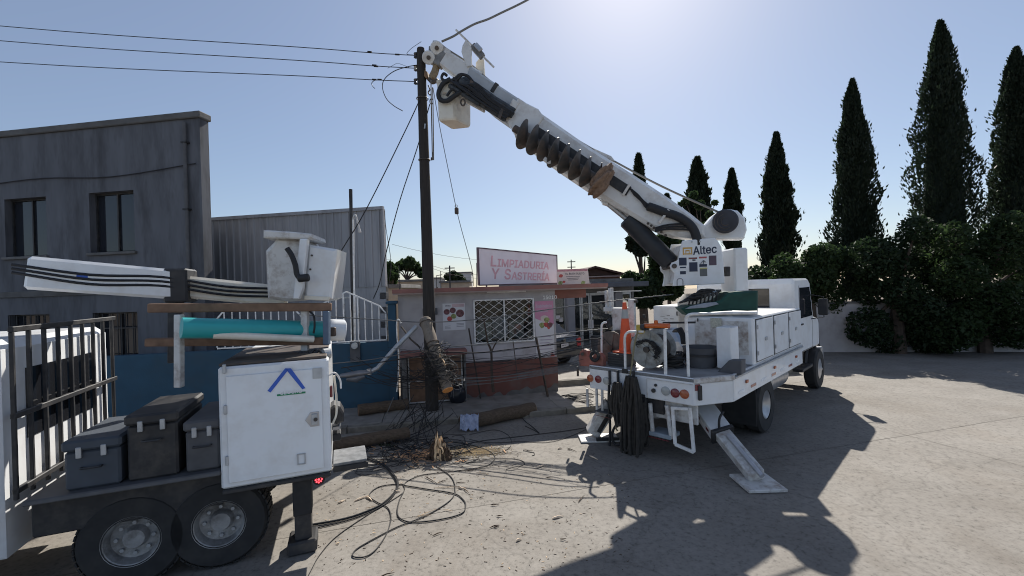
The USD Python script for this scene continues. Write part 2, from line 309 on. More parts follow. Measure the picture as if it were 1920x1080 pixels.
chrome = M('chrome', (0.6, 0.6, 0.6), 0.15, 1.0, var=0.05)
pane = glassmat('pane')
pane_dark = M('pane_dark', (0.012, 0.013, 0.016), 0.06, spec=0.6, var=0.0)
roof_tile = M('roof_tile', (0.085, 0.048, 0.04), 0.85, var=0.2, sc=4)
house_brown = M('house_brown', (0.17, 0.10, 0.085), 0.9, var=0.12, sc=2)
cream_wall = M('cream_wall', (0.42, 0.35, 0.27), 0.9, var=0.12, sc=2, dirt=(0.3, 0.24, 0.18), damt=0.5)
pale_wall = M('pale_wall', (0.40, 0.40, 0.40), 0.9, var=0.1, sc=1)
store_grey = M('store_grey', (0.22, 0.225, 0.25), 0.85, var=0.1, sc=2)
led_red = lampmat('led_red', (1.0, 0.06, 0.08), 2.2)
cypress_leaf = leafmat('cypress_leaf', (0.02, 0.032, 0.018), (0.065, 0.09, 0.042), 0.35)
leaf_dark = leafmat('leaf_dark', (0.022, 0.040, 0.016), (0.075, 0.105, 0.04), 0.35)
leaf_mid = leafmat('leaf_mid', (0.035, 0.06, 0.022), (0.12, 0.155, 0.055), 0.45)
bark = M('bark', (0.075, 0.055, 0.042), 0.95, var=0.3, sc=8, bump=0.6)
# ---------------------------------------------------------------- ground, road, kerb, sidewalk
def sheet(poly, z, mb=None):
    mb = mb or MB(); pv, pf = trimesh.creation.triangulate_polygon(Polygon(ccw(poly)))
    if _tri_up(pv, pf) < 0: pf = pf[:, ::-1]
    return mb.raw([(x, y, z(y) if callable(z) else z) for x, y in pv], pf)
struct('ground', sheet([(-2500, -2500), (2500, -2500), (2500, 2500), (-2500, 2500)], lambda y: road_z(y) - 0.06), earth)
def kerb_y(x): return 9.5 + 0.2 * (x - 1.7)
def fac_y(x): return 11.0 + 0.2 * (x - 1.085)
struct('road_bed', sheet([(-45, -14), (60, -14), (60, 30), (2.75, 30), (2.75, kerb_y(2.75) + .05), (-45, kerb_y(-45) + .05)], lambda y: road_z(y) - 0.02), joint_dark)
from shapely.geometry import LineString
rd = thing('road', None, None, (0, 0, 0), kind='structure')
area = Polygon([(-40, -12), (55, -12), (55, 28), (2.7, 28), (2.7, kerb_y(2.7)), (-40, kerb_y(-40))])
ja = np.array([1, 0.28]) / math.hypot(1, .28); jn = np.array([-ja[1], ja[0]]); jo = np.array([-0.5, 5.42])
vs = [-22, -18.2, -14.4, -10.6, -6.9, -3.3, 0, 3.9, 7.6, 11.3, 15, 19, 23, 27, 31]
us = [-44, -35, -26, -16.5, -7.4, 7.5, 14, 19.5, 28, 37, 46, 58]
for i in range(len(vs) - 1):
    for j in range(len(us) - 1):
        g = 0.0045; q = [jo + ja * u + jn * v for u, v in ((us[j] + g, vs[i] + g), (us[j + 1] - g, vs[i] + g), (us[j + 1] - g, vs[i + 1] - g), (us[j] + g, vs[i + 1] - g))]
        # the long joint wanders a little, as cracked concrete does
        pl = Polygon(q).intersection(area)
        if pl.is_empty or pl.geom_type != 'Polygon' or pl.area < 0.3: continue
        c = np.array(pl.exterior.coords)[:-1]; c = trimesh.path.polygons.Polygon(pl).segmentize(0.45) if False else pl.segmentize(0.5)
        c = np.array(c.exterior.coords)[:-1]
        c = c + np.stack([0.006 * np.sin(c[:, 1] * 9.3 + i), 0.007 * np.sin(c[:, 0] * 8.1 + 3 * np.sin(c[:, 0] * 1.7) + j)], 1)
        part(rd, 'road_slab', sheet(c, lambda y: road_z(y) + rng.uniform(-.001, .001) * 0), concrete_road)
kb = thing('kerb', None, None, (0, 9.16, 0), kind='structure')
L = Plane((0, kerb_y(0), 0), (1, .2, 0))
t = -24.0
while t < 2.45:
    w = min(rng.uniform(.8, 1.1), 2.6 - t); zt = 0.058 + rng.uniform(-.012, .012); o = rng.uniform(-.012, .012)
    part(kb, 'kerb_stone', L.prism(MB(), [(t + .006, -.35), (t + w - .006, -.35), (t + w - .006, zt), (t + .006, zt)], -.16, o, 0.015), kerb_conc); t += w
sw = thing('sidewalk', None, None, (0, 9.4, 0), kind='structure')
t = -24.0
while t < 2.3:
    w = min(1.25, 2.62 - t)
    for o0, o1 in ((-.165, -.93), (-.938, -2.1)):
        z = 0.052 + rng.uniform(-.008, .008)
        part(sw, 'sidewalk_slab', L.prism(MB(), [(t + .005, -.3), (t + w - .005, -.3), (t + w - .005, z), (t + .005, z)], o0, o1, 0.008), side_conc)
    t += w
pad = Plane((1.14, 11.55, 0), (1, .2, 0))
pk = thing('parking_pad', None, None, (2, 13, 0), kind='structure')
for k, (t0, t1) in enumerate(((-.4, 1.3), (1.306, 3.4), (3.406, 7.5))):
    part(pk, 'pad_slab', pad.prism(MB(), [(t0, -.4), (t1, -.4), (t1, .2), (t0, .2)], 0, -7.5, 0.015), side_conc)
part(pk, 'pad_edge', pad.prism(MB(), [(-.5, -.4), (7.5, -.4), (7.5, .195), (-.5, .195)], 0.09, 0.003, 0.01), kerb_conc)

# ---------------------------------------------------------------- the shop
F = Plane((1.085, 11.0, 0), (1, .2, 0))
sh = thing('corner_shop', 'low grey plastered shop with red lower wall, lattice window and flat red-edged roof', 'shop', (0, 10.8, 0))
TL = -3.87
w0, wz1 = F.T(887, 562.5); w1, _ = F.T(1000.5, 560.5); wz0 = F.T(889, 645.5)[1]
zb = F.T(1000, 672)[1]
m = MB()
for a in ((TL, w0, zb, 2.62), (w1, 0, zb, 2.62), (w0, w1, zb, wz0), (w0, w1, wz1, 2.62)): F.rect(m, *a, -.18, 0)
F.rect(m, TL, TL + .18, -.2, 2.62, -1.9, -.18); F.rect(m, -.18, 0, -.2, 2.62, -1.9, -.18); F.rect(m, TL + .18, -.18, -.2, 2.62, -1.9, -1.75)
part(sh, 'wall', m, plaster)
tr0 = F.T(868, 690)[0]
rag = [(tr0, .0)]
for k in range(1, 24): rag.append((tr0 + (0 - tr0) * k / 24, .13 + .05 * math.sin(k * 1.7) + rng.uniform(-.03, .03) + (.05 if k > 12 else -.03)))
rag += [(0.012, .24), (0.012, zb), (tr0, zb - .02)]; rag[0] = (tr0, .12)
m = MB(); F.prism(m, rag, -.18, .012); part(sh, 'red_lower_wall', m, brick_paint)
m = MB(); F.prism(m, [(TL, -.2), (0.004, -.2), (0.004, .32), (-.3, zb - .05), (TL, zb)], -.18, .006); part(sh, 'wall_base', m, base_grey)
m = MB(); F.rect(m, tr0 + .03, w1 + .05, zb + .004, wz0 - .05, 0, .004); part(sh, 'wall_patch', m, plaster_low)
TR = 1.32
m = MB(); F.prism(m, [(TL - .1, 2.62), (TR, 2.62), (TR, 2.745), (TL - .1, 2.745)], -2.4, .26, .012); part(sh, 'roof', m, fascia_pale)
m = MB(); F.rect(m, TL - .11, TR + .01, 2.655, 2.75, .262, .28, .006); part(sh, 'fascia', m, fascia_red)
m = MB(); F.rect(m, 0.02, TR - .25, 2.38, 2.617, -.75, -.6, .01); part(sh, 'beam', m, fascia_red)
# lattice window
win = part(sh, 'window', F.rect(MB(), w0 + .03, w1 - .03, wz0 + .03, wz1 - .03, -.12, -.115), pane)
m = MB()
for a in ((w0, w1, wz1 - .03, wz1), (w0, w1, wz0, wz0 + .035), (w0, w0 + .035, wz0, wz1), (w1 - .035, w1, wz0, wz1), ((w0 + w1) / 2 - .015, (w0 + w1) / 2 + .015, wz0, wz1)): F.rect(m, *a, .002, .03, .003)
part(win, 'frame', m, white_bar)
nb = 6; W_, H_ = w1 - w0, wz1 - wz0; sx = W_ / nb
for sgn in (1, -1):
    for k in range(-nb, 2 * nb):
        x0 = w0 + k * sx if sgn > 0 else w1 - k * sx; z0 = wz0
        # slope: five cells over the height
        xa, za, xb, zb_ = x0, wz0, x0 + sgn * 6 * sx, wz1
        t0 = max(0, ((w0 - xa) / (xb - xa)) if sgn > 0 else ((w1 - xa) / (xb - xa))); t1 = min(1, ((w1 - xa) / (xb - xa)) if sgn > 0 else ((w0 - xa) / (xb - xa)))
        if t1 - t0 < .03: continue
        p0 = F.W(xa + (xb - xa) * t0, za + (zb_ - za) * t0, .013 + .004 * sgn); p1 = F.W(xa + (xb - xa) * t1, za + (zb_ - za) * t1, .013 + .004 * sgn)
        part(win, 'lattice_bar', MB().beam(p0, p1, .008, .034, F.n), white_bar)
m = MB(); F.rect(m, w0 - .1, w1 + .1, wz0 - .1, wz1 + .1, -1.2, -1.18); part(sh, 'dark_interior', m, M('curtain', (0.12, 0.11, 0.105), 0.95, var=.6, sc=7))
for k, (a, b) in enumerate(((.08, .33), (.36, .62), (.66, .92))):    # things hung inside the window
    F_ = MB(); F.rect(F_, w0 + W_ * a, w0 + W_ * b, wz0 + .04, wz0 + H_ * (.45 + .12 * (k % 2)), -.5 - .1 * k, -.47 - .1 * k, .01); part(sh, 'display_panel', F_, M(f'display_{k}', [(.55, .52, .48), (.40, .37, .40), (.48, .44, .40)][k], .9, var=.6, sc=14))
# lamp over the window
a0, az = F.T(910, 546); a1, _ = F.T(987, 546)
lf = thing('strip_lamp', 'unlit white strip lamp fixed under the roof edge above the lattice window', 'lamp', F.W((a0 + a1) / 2, az, .05))
part(lf, 'housing', F.rect(MB(), a0, a1, az - .005, az + .05, .03, .11, .01), white_worn)
part(lf, 'lamp_tube', MB().cyl(F.W(a0 + .03, az - .03, .07), F.W(a1 - .03, az - .03, .07), .018, n=10), white_bar)
# poster
def poster():
    p0, z1 = F.T(829.5, 569.5); p1, _ = F.T(871.5, 569); z0 = F.T(831, 620)[1]; w, h = p1 - p0, z1 - z0
    o = thing('food_poster', 'white poster with round dishes of food on the shop wall beside the dark pole', 'poster', F.W(p0, z0, .01))
    part(o, 'sheet', F.rect(MB(), p0, p1, z0, z1, .006, .011), paper_white)
    X = lambda u, v: (p0 + u * w, z0 + v * h)
    def disc(u, v, r, mat, k=0):
        g = np.linspace(0, 2 * np.pi, 17)[:-1]; c = X(u, v)
        part(o, 'dish_picture', F.prism(MB(), [(c[0] + r * w * math.cos(a) * 1.05, c[1] + r * w * math.sin(a)) for a in g], .0112, .0128 + .0006 * k), mat)
    for u, v, r, mt in ((.18, .69, .13, food_dark), (.45, .74, .13, food_dark), (.77, .62, .175, food_dark), (.48, .52, .115, food_green), (.3, .43, .11, food_red)): disc(u, v, r, mt)
    m = MB(); F.rect(m, *[X(.42, 0)[0], X(.97, 0)[0]], X(0, .86)[1], X(0, .98)[1], .0112, .0122); part(o, 'heading_band', m, M('poster_band', (.5, .36, .37), .6))
    m = MB(); F.text(m, 'MENU', *X(.12, .89), h * .05, .0123, .001, bold=True)
    for k in range(3):
        F.rect(m, X(.6, 0)[0], X(.93, 0)[0], X(0, .13 + .05 * k)[1], X(0, .145 + .05 * k)[1], .0112, .012)
        F.rect(m, X(.08, 0)[0], X(.33, 0)[0], X(0, .06 + .05 * k)[1], X(0, .07 + .05 * k)[1], .0112, .012)
    part(o, 'printed_lines', m, ink_dark)
poster()
# pink banner
def banner():
    b0, z1 = F.T(1002, 565); b1, _ = F.T(1036.5, 563); z0 = F.T(1004, 671)[1]; w, h = b1 - b0, z1 - z0
    o = thing('shop_banner', 'tall pink and white banner with pictures of fruit cups at the shop corner', 'banner', F.W(b0, z0, .02))
    part(o, 'sheet', F.rect(MB(), b0, b1, z0, z1, .016, .021), paper_white)
    X = lambda u, v: (b0 + u * w, z0 + v * h)
    part(o, 'pink_head', F.prism(MB(), [X(.0, .70), X(.25, .66), X(.6, .64), X(1, .58), X(1, 1), X(0, 1)], .0212, .0222), paper_pink)
    m = MB(); F.text(m, 'Sabindolo', *X(.05, .885), h * .055, .0224, .001, width=w * .88, bold=True); F.text(m, 'snacks', *X(.1, .805), h * .05, .0224, .001, width=w * .6, bold=True); part(o, 'lettering', m, M('letter_grey', (.42, .38, .44), .6))
    for u, v, r, mt in ((.5, .68, .2, paper_cream), (.62, .66, .15, food_green), (.36, .57, .15, food_green), (.58, .58, .13, food_red), (.8, .57, .14, food_dark), (.72, .53, .1, food_red)):
        c = X(u, v); g = np.linspace(0, 2 * np.pi, 11)[:-1]
        part(o, 'fruit_picture', F.prism(MB(), [(c[0] + r * w * math.cos(a) * (1 + .25 * math.sin(3 * a)), c[1] + r * w * math.sin(a)) for a in g], .0223, .0236 + .001 * u), mt)
    m = MB()
    for k in range(5): F.rect(m, X(.2 + .05 * (k % 2), 0)[0], X(.9 - .08 * (k % 3), 0)[0], X(0, .14 + .055 * k)[1], X(0, .155 + .055 * k)[1], .0212, .022)
    part(o, 'printed_lines', m, M('ink_mauve', (.36, .30, .37), .6))
    part(o, 'splash_picture', F.prism(MB(), [X(.72, 0.005), X(1, .005), X(.96, .07), X(.9, .04), X(.86, .1), X(.8, .03)], .0212, .0222), food_red)
banner()
q0, q1 = F.T(793, 591), F.T(820, 577); part(sh, 'wall_box', F.rect(MB(), q0[0], q1[0], q0[1], q1[1], .002, .06, .01), grey_plastic)
n0, nz = F.T(1018, 561)
m = MB(); F.text(m, '15010', n0, nz, .085, .002, .012, bold=True); solo('house_number', m, white_bar, 'white house number digits on the wall above the pink banner', 'number')
# ledge with a closed gate left of the window
g0, gz_ = F.T(751, 658); g1, _ = F.T(873, 654)
gt = thing('cabinet_gate', 'low brown gate with pale frame under a red ledge, behind the hanging pole', 'gate', F.W(g0, 0, .25))
part(gt, 'ledge', F.rect(MB(), g0, g1, gz_ - .11, gz_, .013, .42, .012), fascia_red)
gl = F.T(766, 700)[0]; gr = F.T(866, 700)[0]
for a, b in ((g0 + .04, gl - .02), (gr + .03, g1 - .03)): part(gt, 'side_post', F.rect(MB(), a, b, .06, gz_ - .115, .013, .33, .008), base_grey)
part(gt, 'gate_panel', F.rect(MB(), gl + .03, gr - .03, .1, gz_ - .16, .2, .215), board_brown)
zg1 = gz_ - .125
for a in ((gl, gl + .03, .08, zg1), (gr - .03, gr, .08, zg1), (gl + .031, gr - .031, zg1 - .03, zg1), (gl + .031, gr - .031, .08, .11), (gl + .031, gr - .031, .58, .605)): part(gt, 'frame_bar', F.rect(MB(), *a, .216, .245, .004), white_worn)

# ---------------------------------------------------------------- roof signs
def roof_sign():
    A, B = P(899, 535, 12.0), P(1044, 534, 13.7); S = Plane(A, (B - A) * np.array([1, 1, 0])); w = np.linalg.norm((B - A)[:2])
    zt0 = S.T(897, 466)[1]; zt1 = S.T(1043, 480)[1]; o = thing('roof_sign', 'large white sign with faded red lettering standing on the shop roof', 'sign', A)
    part(o, 'panel', S.prism(MB(), [(0, .02), (w, .02), (w, zt1), (0, zt0)], -.02, .02), sign_white)
    fr = .035
    for pl in ([(-fr, 0), (0, 0), (0, zt0), (-fr, zt0 + fr)], [(w, 0), (w + fr, 0), (w + fr, zt1 + fr), (w, zt1)], [(-.0, zt0), (w, zt1), (w + fr, zt1 + fr), (-fr, zt0 + fr)], [(0, -.015), (w, -.015), (w, .02), (0, .02)]):
        part(o, 'frame_rail', S.prism(MB(), pl, -.05, .03), sign_dark)
    m = MB()
    def line(L, R, words, hbig, hsm):
        (t0, z0), (t1, z1) = S.T(*L), S.T(*R); ms = []; x = 0
        for big, small in words:
            for tx, hh in ((big, hbig), (small, hsm)):
                if not tx: continue
                q = meshkit.text_mesh(tx, hh, .004, True); v = np.array(q.vertices); v[:, 0] += x - v[:, 0].min(); x = v[:, 0].max() + .03; ms.append((v, q.faces))
            x += .16
        k = (t1 - t0) / (x - .19)
        for v, f in ms:
            X = v[:, 0] * k + v[:, 1] * .12; Z = v[:, 1] + z0 + (z1 - z0) * v[:, 0] * k / (t1 - t0)
            m.raw(S.o + np.outer(t0 + X, S.a) + np.outer(Z, S.u) + np.outer(.022 + v[:, 2], S.n), f)
    line((919, 499), (1028, 505), [('L', 'IMPIADURIA')], .29, .215)
    line((920, 522.5), (1029, 526), [('Y', ''), ('S', 'ASTRERÍA')], .29, .215)
    part(o, 'lettering', m, sign_red)
    for x in (.3, w - .5): part(o, 'support_post', MB().beam(S.W(x, -.12, -.1), S.W(x, zt1, -.1), .04, .04), sign_dark)
    S2 = Plane(P(1045, 535, 13.0), (1, .2, 0)); w2 = S2.T(1106, 535)[0]; z2 = S2.T(1046, 505)[1]
    o = thing('small_roof_sign', 'smaller pale pink printed sign beside the large white one on the roof', 'sign', S2.o)
    part(o, 'panel', S2.prism(MB(), [(0, -.06), (w2, -.06), (w2 - .05, z2), (0, z2)], -.02, .0), paper_cream)
    part(o, 'heading_band', S2.rect(MB(), .01, w2 - .06, z2 - .07, z2 - .005, .001, .003), M('band_pink', (.42, .2, .22), .6, var=.3, sc=30))
    m = MB(); S2.text(m, 'EL BUEN GUSTO', .27, z2 - .17, .055, .002, .001, bold=True)
    for k in range(3): S2.rect(m, .28 + .03 * k, .72 - .03 * k, z2 - .235 - .05 * k, z2 - .222 - .05 * k, .002, .003)
    part(o, 'lettering', m, ink_dark)
    for t, z, r, mt in ((.12, z2 - .2, .065, food_red), (.1, .07, .075, food_green), (.21, .1, .045, food_red), (.82, .06, .07, food_green)):
        g = np.linspace(0, 2 * np.pi, 11)[:-1]; part(o, 'picture', S2.prism(MB(), [(t + r * math.cos(a) * (1 + .3 * math.sin(4 * a)), z + r * .8 * math.sin(a)) for a in g], .001, .004), mt)
roof_sign()

# ---------------------------------------------------------------- blue wall, pillar, white fence grille
B_ = Plane(F.W(TL - .02, 0, .12), (1, .2, 0))
p0 = B_.T(727.5, 600)[0]; pz = B_.T(740, 570)[1]; bz = B_.T(690, 643)[1]
bw = thing('blue_wall', 'dark blue painted street wall with a tall square pillar, left of the shop', 'wall', B_.W(-2, 0))
part(bw, 'wall', B_.rect(MB(), -9.5, p0 - .004, -.2, bz, -.2, -.03), blue_paint)
part(bw, 'pillar', B_.rect(MB(), p0, -.03, -.2, pz, -.28, .03, .01), blue_paint)
part(bw, 'pillar_cap', B_.rect(MB(), p0 - .04, .02, pz + .002, pz + .07, -.32, .07, .015), blue_paint)
def grille(px0, px1, pxp, name):
    t0, t1, tp = px0, px1, pxp; zb0 = bz + .02; zs = B_.T(722, 579)[1]; zp = B_.T(648, 547)[1]
    o = thing('fence_grille', name, 'fence', B_.W((t0 + t1) / 2, zb0, -.1))
    top = lambda t: zs + (zp - zs) * (1 - abs(t - tp) / (t1 - tp)) if abs(t - tp) < (t1 - tp) - .12 else zs + (zp - zs) * .12 / (t1 - tp) * max(0, ((t1 - tp) - abs(t - tp)) / .12)
    bar = lambda a, b, w=.03, nm='rail': part(o, nm, MB().beam(B_.W(*a, -.1), B_.W(*b, -.1), w, w, B_.n, .003), white_bar)
    bar((t0, zb0 + .02), (t1, zb0 + .02)); bar((tp, zp), (t1 - .14, top(t1 - .14))); bar((tp, zp), (t0 + .14, top(t0 + .14)))
    bar((t1 - .14, top(t1 - .14)), (t1, zs - .1)); bar((t0 + .14, top(t0 + .14)), (t0, zs - .1))
    nb = int(round((t1 - t0) / .155))
    for k in range(nb + 1):
        t = t0 + (t1 - t0) * k / nb; bar((t, zb0 + .037), (t, (top(t) if 0 < k < nb else zs - .1) - .016), .022, 'bar')
tp, te = B_.T(649.5, 600)[0], B_.T(723, 600)[0]
grille(2 * tp - te, te, tp, 'white barred fence with a peaked top on the blue wall beside the pillar')
grille(2 * tp - te - .12 - 2 * (te - tp), 2 * tp - te - .12, tp - .12 - 2 * (te - tp), 'white barred fence with a peaked top behind the service truck')
q0, qz1 = B_.T(656, 641); q1, qz0 = B_.T(676, 678)
mt = thing('meter_box', 'small grey electricity meter box set in the blue wall below the fence', 'meter', B_.W(q0, qz0))
part(mt, 'box', B_.rect(MB(), q0, q1, qz0, qz1, -.029, .03, .01), grey_plastic)
c = ((q0 + q1) / 2, qz1 - .09); part(mt, 'dial', MB().cyl(B_.W(*c, .02), B_.W(*c, .09), .075, n=20, b=.01), M('meter_glass', (.3, .32, .33), .15, coat=.8))
# mast with white conduit
x0 = P(657.5, 355, 10.6); b0 = P(661, 640, 10.6)
ms = thing('service_mast', 'thin black steel post with a white conduit strapped to it behind the fence', 'post', (b0[0], b0[1], 0))
part(ms, 'post', MB().cyl((b0[0], b0[1], -.1), (x0[0], x0[1], x0[2]), .042, n=12), black_steel)
ct = P(662, 412, 10.5); cb = P(666, 690, 10.5)
part(ms, 'conduit', MB().cyl(cb, ct, .022, n=10), white_bar)
part(ms, 'weather_head', MB().tube(spline([ct, ct + [.02, 0, .08], ct + [.07, 0, .09], P(673, 428, 10.5), P(675, 436, 10.5)], 5), [.022] * 16 + [.03] * 5, 10), white_worn, smooth=40)

# ---------------------------------------------------------------- corrugated metal building
def metal_building():
    A = P(722.5, 560, 12.0); A[2] = 0; D = P(555, 560, 12.45); D[2] = 0
    Q = Plane(A, A - D); ztop = Q.T(722, 392)[1]; zm = Q.T(722, 537)[1]; tL = -7.2; ztl = Q.T(555, 403)[1]; sl = (ztop - ztl) / (0 - Q.T(555, 403)[0])
    o = thing('metal_building', 'tall windowless building of grey ribbed metal sheet over a block wall', 'building', Q.W(-2, 0))
    t = 0.0; k = 0
    while t > tL:                     # ribbed sheets, each one piece
        w = .92; rib = []
        x = t - w + .004
        prof = [(0, 0)]
        for r in range(4):
            c = w * (r + .5) / 4; prof += [(c - .035, 0), (c - .018, .032), (c + .018, .032), (c + .035, 0)]
        prof += [(w - .008, 0)]
        v, f = [], []
        for (xx, oo) in prof:
            for zz in (zm, ztop + sl * (x + xx)): v.append(Q.W(x + xx, zz, oo + .02))
        for i in range(len(prof) - 1): f.append([2 * i, 2 * i + 2, 2 * i + 3, 2 * i + 1])
        part(o, 'metal_sheet', MB().raw(v, f), sheet_metal); t -= w; k += 1
    part(o, 'roof_trim', MB().beam(Q.W(.04, ztop + .03, .03), Q.W(tL, ztop + .03 + sl * tL, .03), .1, .09), sheet_metal)
    part(o, 'corner_trim', Q.rect(MB(), -.005, .05, zm, ztop, -.05, .065), sheet_metal)
    f0, f1, g1, g0 = Q.W(tL, 0, 0), Q.W(.03, 0, 0), P(706, 500, 16.5), Q.W(tL, 0, -5); zr = ztop - .02     # side walls run back, narrowing with the plot
    m = MB(); pv = [q[:2] for q in (f0, f1, g1, g0)]
    for i in range(4):
        a, c = pv[i], pv[(i + 1) % 4]; za, zc = [zr + sl * tL if k in (0, 3) else zr for k in (i, (i + 1) % 4)]
        m.raw([(*a, -.2), (*c, -.2), (*c, zc), (*a, za)], [[0, 1, 2, 3]])
    sheet(pv, zr + sl * tL, m); part(o, 'back_structure', m, sheet_metal)
    # block wall below, block by block
    d0 = Q.T(622, 600)[0]; d1 = Q.T(672, 600)[0]; z = -.1; row = 0
    while z < zm - .05:
        h = min(.2, zm - z); t = 0.03 - (.2 if row % 2 else 0)
        if row % 2: part(o, 'block', Q.rect(MB(), -.165, .03, z, z + h - .01, -.15, -.0, .004), block_grey)
        while t > -4.6:
            a, b = t - .4, t - .01
            if not (z < zm - .25 and b > d0 - .1 and a < d1 + .1): part(o, 'block', Q.rect(MB(), a, b, z, z + h - .01, -.15, rng.uniform(-.006, 0), .004), block_grey)
            t -= .4
        z += h; row += 1
    part(o, 'mortar', Q.rect(MB(), -4.7, .02, -.15, zm - .012, -.16, -.012), side_conc)
    wd = part(o, 'window', Q.rect(MB(), d0, d1, .9, zm - .28, -.011, -.006), pane_dark)
    for a in ((d0 - .04, d0, .86, zm - .26), (d1, d1 + .04, .86, zm - .26), (d0, d1, zm - .3, zm - .26), ((d0 + d1) / 2 - .015, (d0 + d1) / 2 + .015, .9, zm - .3)): part(wd, 'frame', Q.rect(MB(), *a, -.008, .02), white_worn)
metal_building()

# dark building further left, beyond the yard wall
def dark_building():
    A = np.array([-7.35, 10.35, 0]); Bq = np.array([-21.0, 12.4, 0]); Q = Plane(Bq, A - Bq); w = np.linalg.norm(A - Bq); h = 7.0
    o = thing('dark_building', 'tall dark plastered building with shuttered windows at the far left', 'building', (A + Bq) / 2)
    ops = []
    for z0, z1 in ((3.9, 5.4), (.9, 2.4)):
        for t in np.arange(w - 1.9, .5, -2.6): ops.append((t - 1.3, t, z0, z1))
    m = MB()
    ts = sorted({0, w} | {q[0] for q in ops} | {q[1] for q in ops}); zs = [-.3, .9, 2.4, 3.9, 5.4, h]
    for i in range(len(ts) - 1):
        for j in range(len(zs) - 1):
            if any(q[0] <= ts[i] + .01 < q[1] and q[2] <= zs[j] + .01 < q[3] for q in ops): continue
            Q.rect(m, ts[i], ts[i + 1], zs[j], zs[j + 1], -.25, 0)
    foot = [Q.W(0, 0, -.25), Q.W(w - .01, 0, -.25), np.array([-11.6, 15.6, 0]), np.array([-25, 17, 0])]
    for i in range(1, 4):
        a, b = foot[i], foot[(i + 1) % 4]; m.raw([a + [0, 0, -.3], b + [0, 0, -.3], b + [0, 0, h - .01], a + [0, 0, h - .01]], [[0, 1, 2, 3]])
    part(o, 'wall', m, dark_plaster)
    m = MB(); pv = [p[:2] for p in foot]; sheet(pv, h - .05, m); part(o, 'roof', m, dark_plaster)
    part(o, 'parapet', Q.rect(MB(), -.05, w + .05, h + .003, h + .16, -.3, .06, .02), block_grey)
    for q in ops:
        wn = part(o, 'window', Q.rect(MB(), q[0] + .04, q[1] - .04, q[2] + .04, q[3] - .04, -.2, -.19), pane_dark)
        for a in ((q[0], q[1], q[3] - .04, q[3]), (q[0], q[0] + .04, q[2], q[3] - .041), (q[1] - .04, q[1], q[2], q[3] - .041), ((q[0] + q[1]) / 2 - .02, (q[0] + q[1]) / 2 + .02, q[2] + .041, q[3] - .041)): part(wn, 'frame', Q.rect(MB(), *a, -.22, -.15), black_steel)
        part(wn, 'sill', Q.rect(MB(), q[0] - .06, q[1] + .06, q[2] - .07, q[2] - .002, -.12, .07, .01), block_grey)
dark_building()
def building_fittings():
    A = np.array([-7.35, 10.35, 0]); Bq = np.array([-21.0, 12.4, 0]); Q = Plane(Bq, A - Bq); w = np.linalg.norm(A - Bq); o = '/World/dark_building'
    part(o, 'drain_pipe', MB().cyl(Q.W(w - .35, .2, .07), Q.W(w - .35, 6.9, .07), .045, n=10), grey_plastic, smooth=40)
    for z in (1.2, 3.0, 4.8, 6.4): part(o, 'pipe_clip', Q.rect(MB(), w - .42, w - .28, z, z + .04, .002, .12), black_steel)
    ac = part(o, 'air_conditioner', Q.rect(MB(), w - 4.25, w - 3.4, 3.1, 3.65, .003, .32, .02), white_worn)
    part(ac, 'fan_grille', MB().cyl(Q.W(w - 3.95, 3.37, .321), Q.W(w - 3.95, 3.37, .335), .21, n=20), black_steel); part(ac, 'bracket', Q.rect(MB(), w - 4.2, w - 3.45, 3.05, 3.097, .003, .3), black_steel)
    for t0 in (w - 1.9, w - 4.5, w - 7.1):
        for k in range(6): part(o, 'window_bar', MB().cyl(Q.W(t0 - 1.2 + k * .22, .92, .02), Q.W(t0 - 1.2 + k * .22, 2.38, .02), .012, n=6), black_steel)
        for z in (1.3, 2.0): part(o, 'window_bar', Q.rect(MB(), t0 - 1.3, t0, z, z + .025, .034, .05), black_steel)
    part(o, 'wall_cable', MB().tube(spline([Q.W(w - .1, 5.9, .05), Q.W(w - 2.5, 5.75, .04), Q.W(w - 5, 5.85, .04), Q.W(w - 9, 5.6, .05)], 6), .014, 6), wire_dark)
    part(o, 'floor_band', Q.rect(MB(), 0, w - .01, 3.2 - .35, 3.2 - .2, .002, .04, .01), block_grey)
building_fittings()

